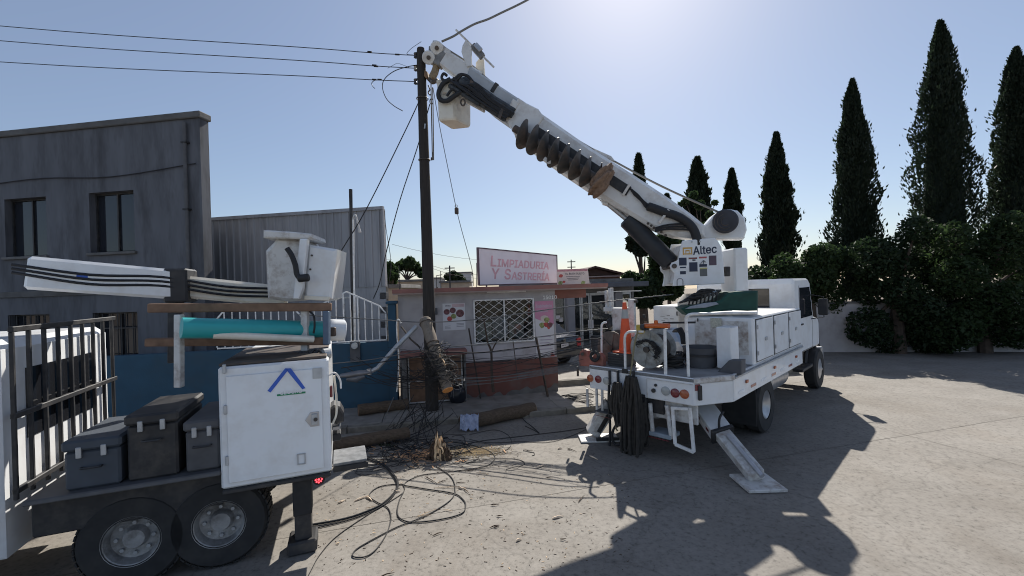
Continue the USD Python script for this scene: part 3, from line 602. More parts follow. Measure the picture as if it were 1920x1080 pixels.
# storefront behind the parked car
def storefront():
    S = Plane(P(1036, 600, 16.6) * [1, 1, 0], (1, .12, 0)); top = 2.42
    o = thing('storefront', 'recessed storefront of dark glass doors between grey columns behind the black car', 'shop', S.o)
    X = lambda px: S.T(px, 600)[0]
    z0 = -.2; XR = X(1190)
    part(o, 'wall_above', S.rect(MB(), -2, XR, top, 2.95, -.3, 0), base_grey)
    part(o, 'awning', S.rect(MB(), X(1090), XR, 2.62, 2.8, .02, 1.4, .02), M('awning_slate', (.07, .075, .09), .8))
    part(o, 'lamp_rail', S.rect(MB(), X(1104), X(1182), 2.44, 2.475, 1.1, 1.14), white_bar)
    for a, b in ((1061.5, 1075), (1150, 1164)): part(o, 'column', S.rect(MB(), X(a), X(b), z0, top - .003, -.1, .3, .02), store_grey)
    for a, b in ((1036, 1061), (1076, 1090), (1091.5, 1107), (1108.5, 1149), (1165, 1185)):
        d = part(o, 'glass_door', S.rect(MB(), X(a) + .03, X(b) - .03, .2, top - .12, -.06, -.05), pane)
        for r in ((X(a), X(a) + .045, .17, top - .01), (X(b) - .045, X(b), .17, top - .01), (X(a) + .046, X(b) - .046, top - .1, top - .01), (X(a) + .046, X(b) - .046, .17, .25)): part(d, 'frame', S.rect(MB(), *r, -.08, -.02), galv)
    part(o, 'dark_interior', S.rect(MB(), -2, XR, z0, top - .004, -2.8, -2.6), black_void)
    part(o, 'inside_floor', S.rect(MB(), -2, XR, -.1, .16, -2.6, -.1), base_grey)
    for k, (px, py, w, h) in enumerate(((1043, 592, .16, .13), (1049, 596, .14, .16), (1041, 608, .18, .12), (1108, 590, .1, .1), (1103, 600, .22, .32))):
        t, z = S.T(px, py); part(o, 'notice', S.rect(MB(), t, t + w, z - h, z, -.045, -.042), paper_white)
    part(o, 'side_wall', S.rect(MB(), X(1186), XR, z0, top - .003, -.29, 0.0), base_grey)
    # bin by the door
    t, z = S.T(1110, 650); b = thing('waste_bin', 'dark round bin by the storefront door behind the winch', 'bin', S.W(t, .2, .6))
    part(b, 'bin_body', MB().cyl(S.W(t, .2, .6), S.W(t, .75, .6), .19, .22, 16), grey_plastic, smooth=40); part(b, 'bin_lid', MB().cyl(S.W(t, .752, .6), S.W(t, .82, .6), .225, .2, 16), black_steel, smooth=40)
storefront()

def brown_house():
    S = Plane(P(1098, 530, 24.0) * [1, 1, 0], (1, .1, 0)); X = lambda px, py: S.T(px, py)
    a = X(1113.5, 500.5); e0 = X(1075, 515.5); e1 = X(1172, 515.5)
    o = thing('brown_house', 'brown house with a low tiled gable roof and an arched opening behind the shop', 'house', S.o)
    g = np.linspace(math.pi, 0, 13); ac = X(1105, 545); ar = 0.62
    hole = [(ac[0] + ar * math.cos(x), ac[1] + ar * .95 * math.sin(x)) for x in g]
    wall = [(e0[0] + .2, -.5), (ac[0] - ar, -.5)] + hole + [(ac[0] + ar, -.5), (e1[0] - .3, -.5), (e1[0] - .3, e1[1] - .08), (e0[0] + .2, e0[1] - .08)]
    part(o, 'wall', S.prism(MB(), wall, -.3, 0), house_brown)
    part(o, 'gable', S.prism(MB(), [(e0[0] + .2, e0[1] - .02), (e1[0] - .3, e1[1] - .02), (a[0], a[1] - .06)], -6, -.05), roof_tile)
    part(o, 'eave_board', S.rect(MB(), e0[0], e1[0], e1[1] - .08, e1[1] - .02, .001, .25), fascia_pale)
    for p in (e0, e1): part(o, 'roof', MB().beam(S.W(a[0], a[1], -3), S.W(p[0] + (.2 if p is e1 else -.2), p[1] - .03, -3), 6.6, .09), roof_tile)
    part(o, 'dark_arch', S.rect(MB(), ac[0] - ar - .1, ac[0] + ar + .1, -.5, ac[1] + ar, -1.2, -1.1), pane_dark)
    part(o, 'side_wall', S.rect(MB(), e1[0] - .5, e1[0] - .3, -.5, e1[1] - .08, -6, -.3), house_brown)
    part(o, 'low_roof', S.rect(MB(), X(1130, 540)[0], X(1190, 540)[0], X(1150, 545)[1], X(1150, 540)[1], .3, 2.0), house_brown)
brown_house()

def far_house(px0, px1, pyt, d, mat, nm, lab, win=2):
    a, b = P(px0, pyt, d), P(px1, pyt, d); S = Plane((a[0], a[1], 0), (1, 0.05, 0)); w = b[0] - a[0]; h = a[2]
    o = thing(nm, lab, 'house', S.o)
    part(o, 'wall', S.rect(MB(), 0, w, -1, h, -4, 0), mat)
    part(o, 'roof_slab', S.rect(MB(), -.1, w + .1, h + .004, h + .14, -4.1, .12, .01), base_grey)
    for k in range(win):
        t = w * (k + .5) / win; wn = part(o, 'window', S.rect(MB(), t - w * .09, t + w * .09, h * .55, h * .8, .001, .02), pane_dark)
        part(wn, 'frame', S.rect(MB(), t - w * .11, t + w * .11, h * .8 + .002, h * .8 + .06, .002, .06), white_worn)
far_house(838, 883, 513, 48, pale_wall, 'far_house', 'pale block house with a flat roof far behind the shop roof', 3)
far_house(812, 826, 523, 40, pale_wall, 'far_house', 'small pale rooftop hut right of the tall dark pole', 1)
far_house(826, 880, 531, 30, cream_wall, 'far_house', 'low cream house just showing over the shop roof', 3)
far_house(700, 793, 530.5, 26, cream_wall, 'far_house', 'cream wall house under the spreading tree behind the shop', 3)
far_house(722, 748, 541, 15.2, cream_wall, 'neighbour_house', 'sunlit cream side house between the metal building and the shop', 1)
# ---------------------------------------------------------------- trees
def leaf_cloud(centres, radii, n, size, flat=0.55):
    c = np.asarray(centres, float); r = np.asarray(radii, float); w = (r ** 2) if r.ndim == 1 else (r.mean(1) ** 2)
    r3 = np.repeat(r[:, None], 3, 1) if r.ndim == 1 else r
    k = rng.choice(len(c), n, p=w / w.sum()); d = rng.normal(size=(n, 3)); d /= np.linalg.norm(d, axis=1, keepdims=True)
    p = c[k] + d * r3[k] * (flat + (1 - flat) * rng.random((n, 1)) ** .6)
    a = rng.normal(size=(n, 3)); a /= np.linalg.norm(a, axis=1, keepdims=True); b = np.cross(a, rng.normal(size=(n, 3))); b /= np.linalg.norm(b, axis=1, keepdims=True)
    s = size * (.6 + .8 * rng.random((n, 1)))
    v = np.stack([p + a * s, p + b * s * .55, p - a * s, p - b * s * .55], 1).reshape(-1, 3); i = np.arange(n)[:, None] * 4
    return v, np.vstack([i + [0, 1, 2], i + [0, 2, 3]])
def cypress(px, pyt, pyb, d, wpx, lab, n=11000, ls=.15):
    top, bot = P(px, pyt, d), P(px + (pyb - pyt) * .02, pyb, d); h = top[2] + .3; R = wpx / 2 / FPX * d
    o = thing('cypress_tree', lab, 'tree', (bot[0], d, -.5), 'tall dark cypress trees behind the crane truck')
    part(o, 'trunk', MB().tube([(bot[0], d, -.5), (bot[0], d, h * .4), (top[0], d, h * .9)], [.2, .15, .03], 8), bark, smooth=40)
    z0 = max(bot[2], .3); t = rng.random(n) ** .85; th = rng.uniform(0, 6.283, n); ph = rng.uniform(0, 6.28, 4); hh = top[2] - z0
    prof = np.minimum(1, .5 + t * 2.4) * (1 - t ** 1.7) ** .8 + .03
    lump = 1 + .17 * np.sin(3 * th + ph[0] + t * 9) + .15 * np.sin(5 * th - t * 23 + ph[1]) + .10 * np.sin(t * 41 + ph[2] + 2 * th)
    rr_ = R * prof * lump * (1 - .5 * rng.random(n) ** 2.2) * np.where(rng.random(n) < .07, rng.uniform(1.05, 1.35, n), 1)
    pos = np.stack([bot[0] + (top[0] - bot[0]) * t + rr_ * np.cos(th), d + rr_ * np.sin(th), z0 + hh * t], 1)
    a = np.stack([np.cos(th) * .45, np.sin(th) * .45, np.ones(n)], 1) + rng.normal(size=(n, 3)) * .3; a /= np.linalg.norm(a, axis=1, keepdims=True); b_ = np.cross(a, rng.normal(size=(n, 3))); b_ /= np.linalg.norm(b_, axis=1, keepdims=True)
    s = ls * d / 30 * (.6 + .8 * rng.random((n, 1))); v = np.stack([pos + a * s * 1.5, pos + b_ * s * .5, pos - a * s, pos - b_ * s * .5], 1).reshape(-1, 3); i = np.arange(n)[:, None] * 4
    cr = part(o, 'crown', (v, np.vstack([i + [0, 1, 2], i + [0, 2, 3]])), cypress_leaf)
    q = np.linspace(0, .96, 15); part(cr, 'inner_branches', MB().tubeseg([(bot[0], d, z0)] + [(bot[0] + (top[0] - bot[0]) * x, d, z0 + hh * x) for x in q], [.05] + [R * .62 * (min(1, .5 + x * 2.4) * (1 - x ** 1.7) ** .8) for x in q], 10), cypress_leaf)
cypress(1197, 292, 470, 34, 34, 'cypress whose tip shows just right of the boom, leftmost of the cypresses')
cypress(1307, 298, 440, 32, 44, 'broad cypress rising above the boom base, second large cypress from the left')
cypress(1250, 368, 470, 40, 22, 'small cypress tip showing over the boom between two taller cypresses')
cypress(1372, 318, 470, 30, 34, 'cypress at the right behind the winch of the crane truck', 16000, .11)
cypress(1455, 250, 520, 24, 58, 'tall cypress over the cab of the crane truck, nearest the winch', 20000, .11)
cypress(1598, 150, 560, 18.5, 76, 'tallest cypress, standing behind the front of the crane truck', 24000, .10)
cypress(1762, 40, 560, 17.2, 104, 'dark wide cypress towards the far right, tip near the top of the picture', 24000, .10)
cypress(1905, 90, 560, 16.8, 96, 'rightmost dark cypress at the edge of the view', 24000, .10)
def broad_tree(name, px, pyb, d, blobs, lab, mat, n, size, trunk=None, zb=-.3, rt=.16, flat=.45):
    b = P(px, pyb, d); o = thing(name, lab, 'tree', (b[0], d, zb))
    cs = [P(x, y, d + dd) for x, y, r, dd in blobs]; rs = [r / FPX * d for x, y, r, dd in blobs]
    m = MB(); fork = b + [0, 0, 0.0]
    m.tube([(b[0] + .1, d, zb), (b + fork) / 2 * [1, 1, 1], fork], [rt * 1.3, rt, rt * .8], 8)
    for c in cs: m.tube(spline([fork, fork * .45 + c * .55 + [0, 0, .1], c], 4), np.linspace(rt * .55, rt * .12, 9), 6)
    part(o, 'trunk', m, bark, smooth=40); part(o, 'crown', leaf_cloud(cs, rs, n, size, flat), mat)
broad_tree('spreading_tree', 763, 525, 30, [(748, 500, 9, 0), (757, 495, 10, .6), (768, 493, 11, -.4), (779, 500, 10, .3), (786, 508, 8, 0), (742, 506, 7, 0), (766, 500, 9, .8), (789, 515, 6, -.3)], 'tree with a forked trunk and flat spreading crown behind the shop roof', leaf_mid, 2600, .13, rt=.11)
broad_tree('garden_tree', 733, 540, 22, [(730, 500, 9, 0), (738, 508, 9, .4), (728, 516, 10, -.3), (736, 526, 8, .3), (727, 534, 8, 0), (741, 518, 6, 0)], 'leafy tree at the edge of the metal building behind the shop', leaf_mid, 2600, .11)
broad_tree('roof_tree', 853, 535, 36, [(840, 519, 7, 0), (850, 517, 9, .3), (860, 522, 9, -.3), (868, 527, 7, .2), (846, 526, 7, 0)], 'small dark tree showing over the shop roof by the far house', leaf_dark, 1900, .14)
broad_tree('round_tree', 1207, 530, 27, [(1192, 455, 14, 0), (1184, 462, 10, .3), (1200, 468, 13, -.3), (1190, 442, 9, .4), (1210, 472, 8, 0), (1182, 450, 8, 0)], 'clipped dark tree with a bare trunk below the boom cylinder', cypress_leaf, 4200, .12, rt=.13)
broad_tree('bushy_tree', 1235, 560, 20, [(1250, 455, 22, 0), (1268, 470, 22, .5), (1240, 485, 24, -.3), (1262, 505, 24, .4), (1235, 520, 26, 0), (1258, 540, 24, .3), (1262, 420, 10, 0), (1290, 430, 14, .6)], 'bushy green tree behind the turret and boom cylinder', leaf_mid, 9000, .11)
broad_tree('garden_shrub', 1205, 575, 19, [(1180, 522, 13, 0), (1195, 530, 18, .4), (1215, 540, 20, -.3), (1185, 548, 18, .2), (1205, 560, 18, 0), (1225, 560, 18, .3)], 'large dark shrub left of the turret beside the brown house', leaf_dark, 6500, .11)
broad_tree('sparse_tree', 1318, 470, 15.5, [(1285, 378, 7, 0), (1300, 366, 8, .2), (1312, 384, 9, 0), (1330, 402, 7, -.1), (1275, 384, 5, .1), (1340, 380, 5, 0), (1322, 425, 9, 0), (1262, 386, 4, 0), (1350, 410, 5, .1)], 'thin pale green branches showing in front of the broad cypress', leaf_mid, 1100, .07, rt=.05)
for i, (px, d, h, w, lab) in enumerate(((1430, 19, 3.9, 60, 'green hedge tree behind the cab, left one'), (1520, 17, 4.6, 75, 'green hedge tree behind the cab, beside the tallest cypress'), (1680, 16, 5.4, 95, 'dense green hedge tree between the two tallest right cypresses'), (1840, 15.5, 5.2, 105, 'dense green hedge tree at the far right'))):
    py = 525 - (h - 2.7) / d * FPX; bl = [(px + rng.uniform(-w, w) * .7, py + 18 + rng.uniform(0, 1) * (h - .6) / d * FPX, rng.uniform(.28, .45) * w, rng.uniform(-.6, .6)) for _ in range(15)]
    broad_tree('hedge_tree', px, 560, d, bl, lab, leaf_mid if i % 2 else leaf_dark, 17000, .075)
# low wall behind the truck, far right
RW = Plane((8.5, 17.6, 0), (1, -.22, 0))
o = thing('garden_wall', 'long pale grey garden wall behind the crane truck at the right', 'wall', RW.W(8, 0)); part(o, 'wall', RW.rect(MB(), -1.5, 24, -1, 1.7, -.2, 0), plaster); part(o, 'coping', RW.rect(MB(), -1.5, 24, 1.703, 1.78, -.24, .04, .01), base_grey)
# distant utility poles and antennas over the roof
for px, pyt, pyb, d, nm, lab in ((843, 498, 540, 26, 'distant_pole', 'thin distant pole with short crossarms over the shop roof'), (1071, 487, 540, 32, 'distant_pole', 'thin distant pole with a crossarm above the small pink sign'), (893, 493, 540, 14, 'roof_antenna', 'thin bare antenna rod just left of the large roof sign'), (818, 517, 540, 13.2, 'roof_post', 'short steel post with an arm on the shop roof right of the pole'), (826, 508, 540, 13.2, 'roof_post', 'thin steel rod on the shop roof, right of the short post with an arm'), (748, 498, 540, 13.0, 'roof_post', 'thin steel rod on the shop roof in front of the spreading tree')):
    t_, b_ = P(px, pyt, d), P(px + .6, pyb, d); o = thing(nm, lab, 'pole', (b_[0], b_[1], b_[2]))
    r = .055 if nm == 'distant_pole' else .014
    part(o, 'pole', MB().cyl(b_ - [0, 0, 1.5 if r > .05 else .3], t_, r, r * .7, 8), black_steel)
    if nm == 'distant_pole':
        for k in (.15, .55): part(o, 'crossarm', MB().beam(t_ + [-.3, 0, -k], t_ + [.3, 0, -k], .05, .06), bark)
    elif px == 818: part(o, 'arm', MB().beam(t_, P(829, 515, d), .02, .02), black_steel)
# ---------------------------------------------------------------- standing pole
pb = H(810.5, 768, .05); pt = P(789, 91, pb[1])
pole = thing('utility_pole', 'tall dark creosoted wooden pole standing on the sidewalk, held by the boom', 'pole', pb)
ax = (pt - pb); PL = np.linalg.norm(ax); ax /= PL
q = [pb - ax * .3] + [pb + ax * PL * t for t in np.linspace(0.02, .985, 14)] + [pt, pt + ax * .01]
rr = [.145] + list(np.linspace(.142, .096, 14)) + [.082, .04]
part(pole, 'shaft', MB().tube(q, rr, 18), pole_dark, smooth=50)
for py, k in ((104, 0), (128, 1), (153, 2)):
    c = P(779, py, pb[1]); w = P(791, py - .5, pb[1])
    br = part(pole, 'clevis_bracket', MB().beam(c + [-.02, 0, .055], w + [0, 0, .055], .05, .012).beam(c + [-.02, 0, -.055], w + [0, 0, -.055], .05, .012).beam(w + [-.02, 0, -.1], w + [-.02, 0, .1], .05, .02), black_steel)
    part(br, 'insulator', MB().tubeseg([c + [0, 0, z] for z in (-.05, -.045, -.02, 0, .02, .045, .05)], [.001, .04, .036, .024, .036, .04, .001], 14), M(f'porcelain_{k}', [(.03, .025, .03), (.38, .33, .28), (.03, .025, .03)][k], .25, coat=.6), smooth=40)
part(pole, 'tag_plate', MB().beam(P(797, 232, pb[1] - .115), P(796, 241, pb[1] - .115), .03, .006, (0, 1, 0)), galv)
m = MB()
for py in (185, 300): m.tube([pb + ax * (P(797, py, pb[1])[2] - pb[2]) / ax[2] + .125 * np.array([math.cos(a), math.sin(a), 0]) for a in np.linspace(0, 6.4, 22)], .012, 6)
part(pole, 'pole_band', m, dark_iron)
def wire(name, lab, pts, r, mat=None, cat='wire', group=None, n=8, sides=6):
    return solo(name, MB().tube(spline(pts, n), r, sides), mat or wire_dark, lab, cat, group, smooth=60)
D0 = pb[1]
for (y0, y1, lab) in ((88, 104, 'topmost of the three wires running left from the pole top'), (113, 128, 'middle one of the three wires running left from the pole top'), (142, 153, 'lowest of the three wires running left from the pole top')):
    sl = (y1 - y0) / 220; e = P(-420, y0 - 975 * sl * 1.1, D0 + 1.2)
    wire('line_wire', lab, [e, P(120, y0 - 435 * sl * 1.05 + 4, D0 + .4), P(555, y0, D0 + .05), P(690, y0 + (y1 - y0) * .66, D0), P(779, y1, D0)], .0085, n=5)
m = MB()
for px, py in ((693, 97), (745, 102), (702, 122), (705, 124), (702, 149), (712, 149)): m.cyl(P(px - 4, py, D0), P(px + 4, py + .5, D0), .018, n=8)
solo('wire_connectors', m, wire_dark, 'small dark splice connectors on the three wires left of the pole', 'connector', kind='stuff')
wire('loose_wire', 'long curved loose wire end hanging left of the pole top', [P(788, 121, D0), P(765, 125, D0 - .1), P(740, 133, D0 - .15), P(722, 147, D0 - .2), P(717, 163, D0 - .2), P(724, 184, D0 - .2), P(738, 198, D0 - .2), P(755, 208, D0 - .2)], .009)
wire('loose_wire', 'short pale curl of wire hanging from the lowest wire', [P(712, 149, D0), P(702, 151, D0), P(697, 156, D0), P(699, 162, D0), P(703, 166, D0)], .008, wire_grey)
wire('loose_wire', 'thin frayed wire sticking up beside the pole top', [P(775, 103, D0), P(763, 101, D0), P(770, 92, D0), P(781, 84, D0), P(790, 78, D0)], .005)
wire('loose_wire', 'thin kinked tie wire above the middle wire left of the pole', [P(727, 128, D0), P(736, 123, D0), P(745, 119, D0), P(756, 122, D0), P(768, 127, D0)], .004)
wire('overhead_cable', 'thick twisted overhead cable rising to the top of the picture from the boom tip', [P(828, 78, 9.1), P(850, 68, 9.1), P(866, 58, 9.15), P(890, 45, 9.2), P(915, 36, 9.3), P(940, 24, 9.4), P(985, 2, 9.6), P(1060, -40, 10)], .022, rope_grey, 'cable')
wire('guy_wire', 'long straight guy wire slanting left from the pole over the metal building', [P(788, 185, D0 - .1), P(760, 245, D0 - .2), P(688, 390, D0 - .4), P(640, 470, D0 - .6)], .011, n=4)
wire('guy_wire', 'guy wire slanting from the pole down to the blue pillar', [P(806, 195, D0), P(783, 275, D0), P(750, 375, D0 + .2), P(725, 470, D0 + .4), P(712, 530, D0 + .5), P(700, 560, D0 + .5)], .011, n=4)
wire('guy_wire', 'thin wire hanging along the right edge of the metal building', [P(721, 395, 11.8), P(724, 430, 11.8), P(733, 492, 11.8), P(728, 540, 11.8)], .008, n=4)
wire('hoist_line', 'thin line with a small weight, running from the pole top to the shop roof', [P(812, 165, D0 + .1), P(825, 240, D0 + .2), P(845, 340, D0 + .4), P(860, 410, D0 + .7), P(884, 500, D0 + 1.1), P(888, 536, D0 + 1.2)], .008, n=4, cat='line')
c0, c1 = P(855.5, 389, D0 + .55), P(857, 402, D0 + .6); mm = thing('line_weight', 'small dark block weight hanging on the thin line right of the pole', 'weight', c1)
part(mm, 'body', MB().box((c0 + c1) / 2, (.045, .04, .075), b=.015), dark_iron); part(mm, 'eye', MB().tube([(c0 + [.03 * math.cos(a), 0, .03 + .03 * math.sin(a)]) for a in np.linspace(0, 6.3, 13)], .007, 6), galv)
for k, (a, b, cc, lab) in enumerate(((808, 809, 811, 'left rope of the pair hanging beside the pole'), (811, 812, 813, 'right rope of the pair hanging beside the pole'))):
    wire('hanging_rope', lab, [P(a, 150 + 14 * k, D0 - .15), P(b, 200, D0 - .15), P(b + .5, 240, D0 - .15), P(cc, 300, D0 - .15)], .013, rope_grey, 'rope', n=5)
hk = thing('rope_hooks', 'iron hook and shackle at the top of the ropes beside the pole', 'hook', P(805, 172, D0 - .15))
part(hk, 'hook', MB().tube(spline([P(803, 160, D0 - .15), P(806, 168, D0 - .15), P(803, 173, D0 - .15), P(806, 178, D0 - .15), P(809, 176, D0 - .15)], 5), .014, 7), dark_iron, smooth=50)
part(hk, 'shackle', MB().tube([P(809, 190, D0 - .15) + .035 * np.array([math.cos(a), 0, 1.6 * math.sin(a)]) for a in np.linspace(0, 6.3, 15)], .011, 7), dark_iron, smooth=50)
part(hk, 'lower_hook', MB().tube(spline([P(811, 285, D0 - .15), P(812, 296, D0 - .15), P(809, 300, D0 - .15), P(809, 295, D0 - .15)], 5), .013, 7), dark_iron, smooth=50)

# ---------------------------------------------------------------- the sawn-off pole hanging in the wires
A_, B2 = P(839.5, 731, 8.0), P(797, 600, 8.85); hx = (A_ - B2); HL = np.linalg.norm(hx); hx /= HL
hp = thing('cut_pole', 'weathered old pole top hanging tangled in wires, its sawn end facing the street', 'pole', A_)
q = [B2 + hx * HL * t for t in np.linspace(0, 1, 16)]; rr = np.linspace(.118, .10, 16) * (1 + .05 * np.sin(np.arange(16) * 2.1))
part(hp, 'shaft', MB().tube([B2 - hx * .02] + q, [.10] + list(rr), 16), wood_grey, smooth=50)
part(hp, 'sawn_end', MB().tubeseg([A_ + hx * .001, A_ + hx * .001, A_ + hx * .012, A_ + hx * .012], [.001, .102, .10, .001], 20), wood_fresh)
m = MB()
for t in (.05, .36, .42): m.tube([B2 + hx * HL * t + (.13 - .02 * t) * (math.cos(a) * np.cross(hx, [0, 0, 1]) / np.linalg.norm(np.cross(hx, [0, 0, 1])) + math.sin(a) * np.cross(hx, np.cross(hx, [0, 0, 1])) / np.linalg.norm(np.cross(hx, [0, 0, 1]))) for a in np.linspace(0, 6.4, 20)], .012, 6)
part(hp, 'steel_band', m, dark_iron)
m = MB()
for k in range(9):
    c = P(822 + k * 1.6, 660 + 3 * k + rng.uniform(-4, 4), 8.35 - .03 * k); m.beam(c, c + rng.normal(size=3) * .05 + [.04, -.02, -.06], .014, .01)
part(hp, 'splinters', m, wood_pale)
# tangle of wires round it
m = MB(); e1 = np.cross(hx, [0, 0, 1.]); e1 /= np.linalg.norm(e1); e2 = np.cross(hx, e1)
for k in range(48):
    t0 = rng.uniform(.42, .84); turns = rng.uniform(.7, 2.4); R = rng.uniform(.11, .25); ph = rng.uniform(0, 6.28); pts = []
    for u in np.linspace(0, 1, 26):
        a = ph + u * turns * 6.28; r2 = R * (1 + .35 * math.sin(3 * u * 6.28 + k)); pts.append(B2 + hx * HL * (t0 + (u - .5) * rng.uniform(.1, .14) * 2 + .02) + (e1 * math.cos(a) + e2 * math.sin(a)) * r2 + [0, 0, -.1 * abs(math.sin(a))])
    m.tube(spline(pts, 2), rng.choice([.004, .005, .006, .008]), 5)
solo('wire_tangle', m, wire_dark, 'black tangle of wires wound round the hanging cut pole', 'wire tangle', kind='stuff')
m = MB()
for k in range(14):
    a = P(rng.uniform(800, 850), rng.uniform(665, 700), 8.3 + rng.uniform(-.3, .3)); b = P(rng.uniform(835, 875), rng.uniform(690, 730), 8.2 + rng.uniform(-.3, .3)); m.tube(spline([a, (a + b) / 2 + rng.normal(size=3) * .12, b, b + rng.normal(size=3) * .1], 5), rng.choice([.004, .006]), 5)
solo('wire_strands', m, wire_grey, 'pale grey wire strands hanging in the tangle beside the sawn pole end', 'wire tangle', kind='stuff')
m = MB()
for k in range(22):
    a = P(rng.uniform(640, 790), rng.uniform(668, 722), 8.9 + rng.uniform(-.3, .3)); b = P(rng.uniform(790, 850), rng.uniform(680, 730), 8.5); m.tube(sag(a, b, rng.uniform(.02, .15), 9), rng.choice([.004, .006, .008]), 5)
solo('slack_wires', m, wire_dark, 'slack dark wires between the fallen lamp and the hanging pole', 'wire tangle', kind='stuff')
wire('thin_rod', 'straight dark rod leaning across the tangle from the cut pole', [P(794, 652, 8.3), P(815, 690, 8.1), P(832, 712, 7.9)], .014, dark_iron, 'rod', n=3)
# fallen street lamp
la, lb = P(781, 612, 8.95), P(708, 690, 8.6); st = thing('street_lamp', 'fallen street lamp with a grey tube arm hanging from the cut pole', 'street lamp', lb)
part(st, 'arm', MB().tube([la, (la + lb) / 2 + [0, 0, .02], lb, P(695, 697, 8.55)], [.05, .048, .043, .04], 12), galv, smooth=50)
c = [P(697, 697, 8.55), P(690, 696, 8.52), P(675, 698, 8.5), P(655, 703, 8.45), P(640, 706, 8.4), P(634, 708, 8.38)]
m = MB(); m.tube(c, [.055, .09, .105, .1, .07, .02], 12); v = m.v[0]; cz = np.mean(v[:, 2]); v[:, 2] = cz + (v[:, 2] - cz) * .5; part(st, 'lamp_head', m, M('lamp_grey', (.20, .20, .21), .5, .3, var=.2), smooth=50)
part(st, 'lamp_cover', MB().tube([P(684, 704, 8.5), P(668, 710, 8.46), P(650, 711, 8.43)], [.05, .075, .04], 10), M('lamp_cover', (.09, .10, .12), .2, coat=.5), smooth=50)
part(st, 'clamp', MB().cyl(P(692, 692, 8.52), P(692, 702, 8.52), .05, n=10), steel)
part(st, 'brace', MB().tube([P(752, 612, 9.0), P(770, 636, 8.95), P(788, 652, 8.9)], .02, 8), dark_iron)
wire('white_cable', 'white looped cable hanging in front of the blue pillar', [P(752, 606, 9.0), P(747, 599, 9.0), P(744, 604, 9.0), P(744, 625, 9.0), P(747, 660, 8.95), P(747, 700, 8.9), P(744, 735, 8.8)], .014, white_bar, 'cable')
# long wires crossing in front of the shop
Lw = [('upper', .012, [P(560, 590, 8.6), P(640, 595, 8.7), P(720, 600, 8.8), P(795, 604, 8.8), P(870, 601, 8.6), P(950, 592, 8.4), P(1050, 577, 8.2), P(1150, 564, 8.2), P(1262, 552, 8.4)], 'highest of the long wires crossing in front of the shop'),
      ('mid', .010, [P(600, 684, 8.6), P(690, 675, 8.6), P(760, 663, 8.6), P(830, 652, 8.5), P(905, 645, 8.4), P(1000, 633, 8.2), P(1080, 622, 8.0), P(1140, 616, 7.95)], 'middle one of the long wires crossing in front of the shop'),
      ('low', .012, [P(640, 690, 8.5), P(760, 672, 8.5), P(830, 661, 8.45), P(900, 661, 8.4), P(980, 652, 8.2), P(1060, 643, 8.0), P(1128, 634, 7.9)], 'lowest of the long wires crossing in front of the shop, above the cable bundle')]
for nm, r, pts, lab in Lw: wire('crossing_wire', lab, pts, r, wire_grey if nm != 'low' else wire_dark)
m = MB()
for k in range(8):
    y = k * 1.9; m.tube(spline([P(860 + 2 * k, 708 + y * 1.1, 8.2), P(930, 706 + y - 2 * (k % 3), 8.1), P(1010, 694 + y * .8, 8.0), P(1088, 679 + y * .9, 7.9)], 8), .0042 + .0015 * (k % 2), 5)
solo('cable_bundle', m, wire_grey, 'sagging bundle of grey wires pulled from the tangle to the winch', 'cable bundle', kind='stuff')
for k, (x0, y0, x1, y1, d, lab) in enumerate(((879, 616, 893, 672, 9.6, 'dark thin stick leaning on the wall left of the lattice window'), (1005, 632, 1019, 668, 9.9, 'dark bar leaning against the pink banner'), (962, 640, 968, 672, 9.8, 'short thin stick below the lattice window'))):
    wire('leaning_stick', lab, [P(x0, y0, d), H(x1 + 8, y1 + 75, .055) if k < 2 else P(x1 + 3, y1 + 40, d)], [.018, .032, .012][k], dark_iron, 'stick', n=2)
wire('window_branch', 'bent dry branch standing below the lattice window', [P(902, 584, 10.0), P(908, 605, 10.0), P(914, 640, 10.0), P(921, 660, 10.0), P(922, 700, 10.0), P(925, 735, 10.0)], np.r_[np.linspace(.012, .03, 25), np.linspace(.03, .04, 16)], bark, 'branch')
wire('window_branch', 'side shoot of the dry branch below the lattice window', [P(921, 662, 10.0), P(927, 648, 9.98), P(932, 640, 9.96)], .018, bark, 'branch')

m = MB()
for k in range(15):
    y0, y1 = rng.uniform(650, 722), rng.uniform(612, 690); x0 = rng.uniform(690, 850); m.tube(sag(P(x0, y0, 8.6 + rng.uniform(-.3, .2)), P(rng.uniform(1080, 1140), y1, 7.95), rng.uniform(.03, .28), 16), rng.choice([.003, .004, .005]), 5)
solo('slack_lines', m, wire_dark, 'many thin slack dark lines sagging across the shop front to the truck', 'wire tangle', kind='stuff')
m = MB()
for k in range(34):
    c = G(rng.uniform(660, 950), rng.uniform(826, 880), .006); a0 = rng.uniform(0, 6.28); R0 = rng.uniform(.2, .75); sp_ = rng.uniform(1.2, 4.5); pts = []
    for u in np.linspace(0, 1, 9):
        p = c + [R0 * (1 + .3 * u) * math.cos(a0 + sp_ * u), R0 * .6 * math.sin(a0 + sp_ * u), 0]; p[1] = min(p[1], kerb_y(p[0]) - .12); p[2] = road_z(p[1]) + .006; pts.append(p + [rng.normal() * .02, rng.normal() * .02, max(0, rng.normal() * .012)])
    m.tube(spline(pts, 4), rng.choice([.003, .004, .005]), 5)
solo('road_wire_loops', m, wire_dark, 'thin loose wire loops spread over the road between kerb and hose', 'wire tangle', kind='stuff')
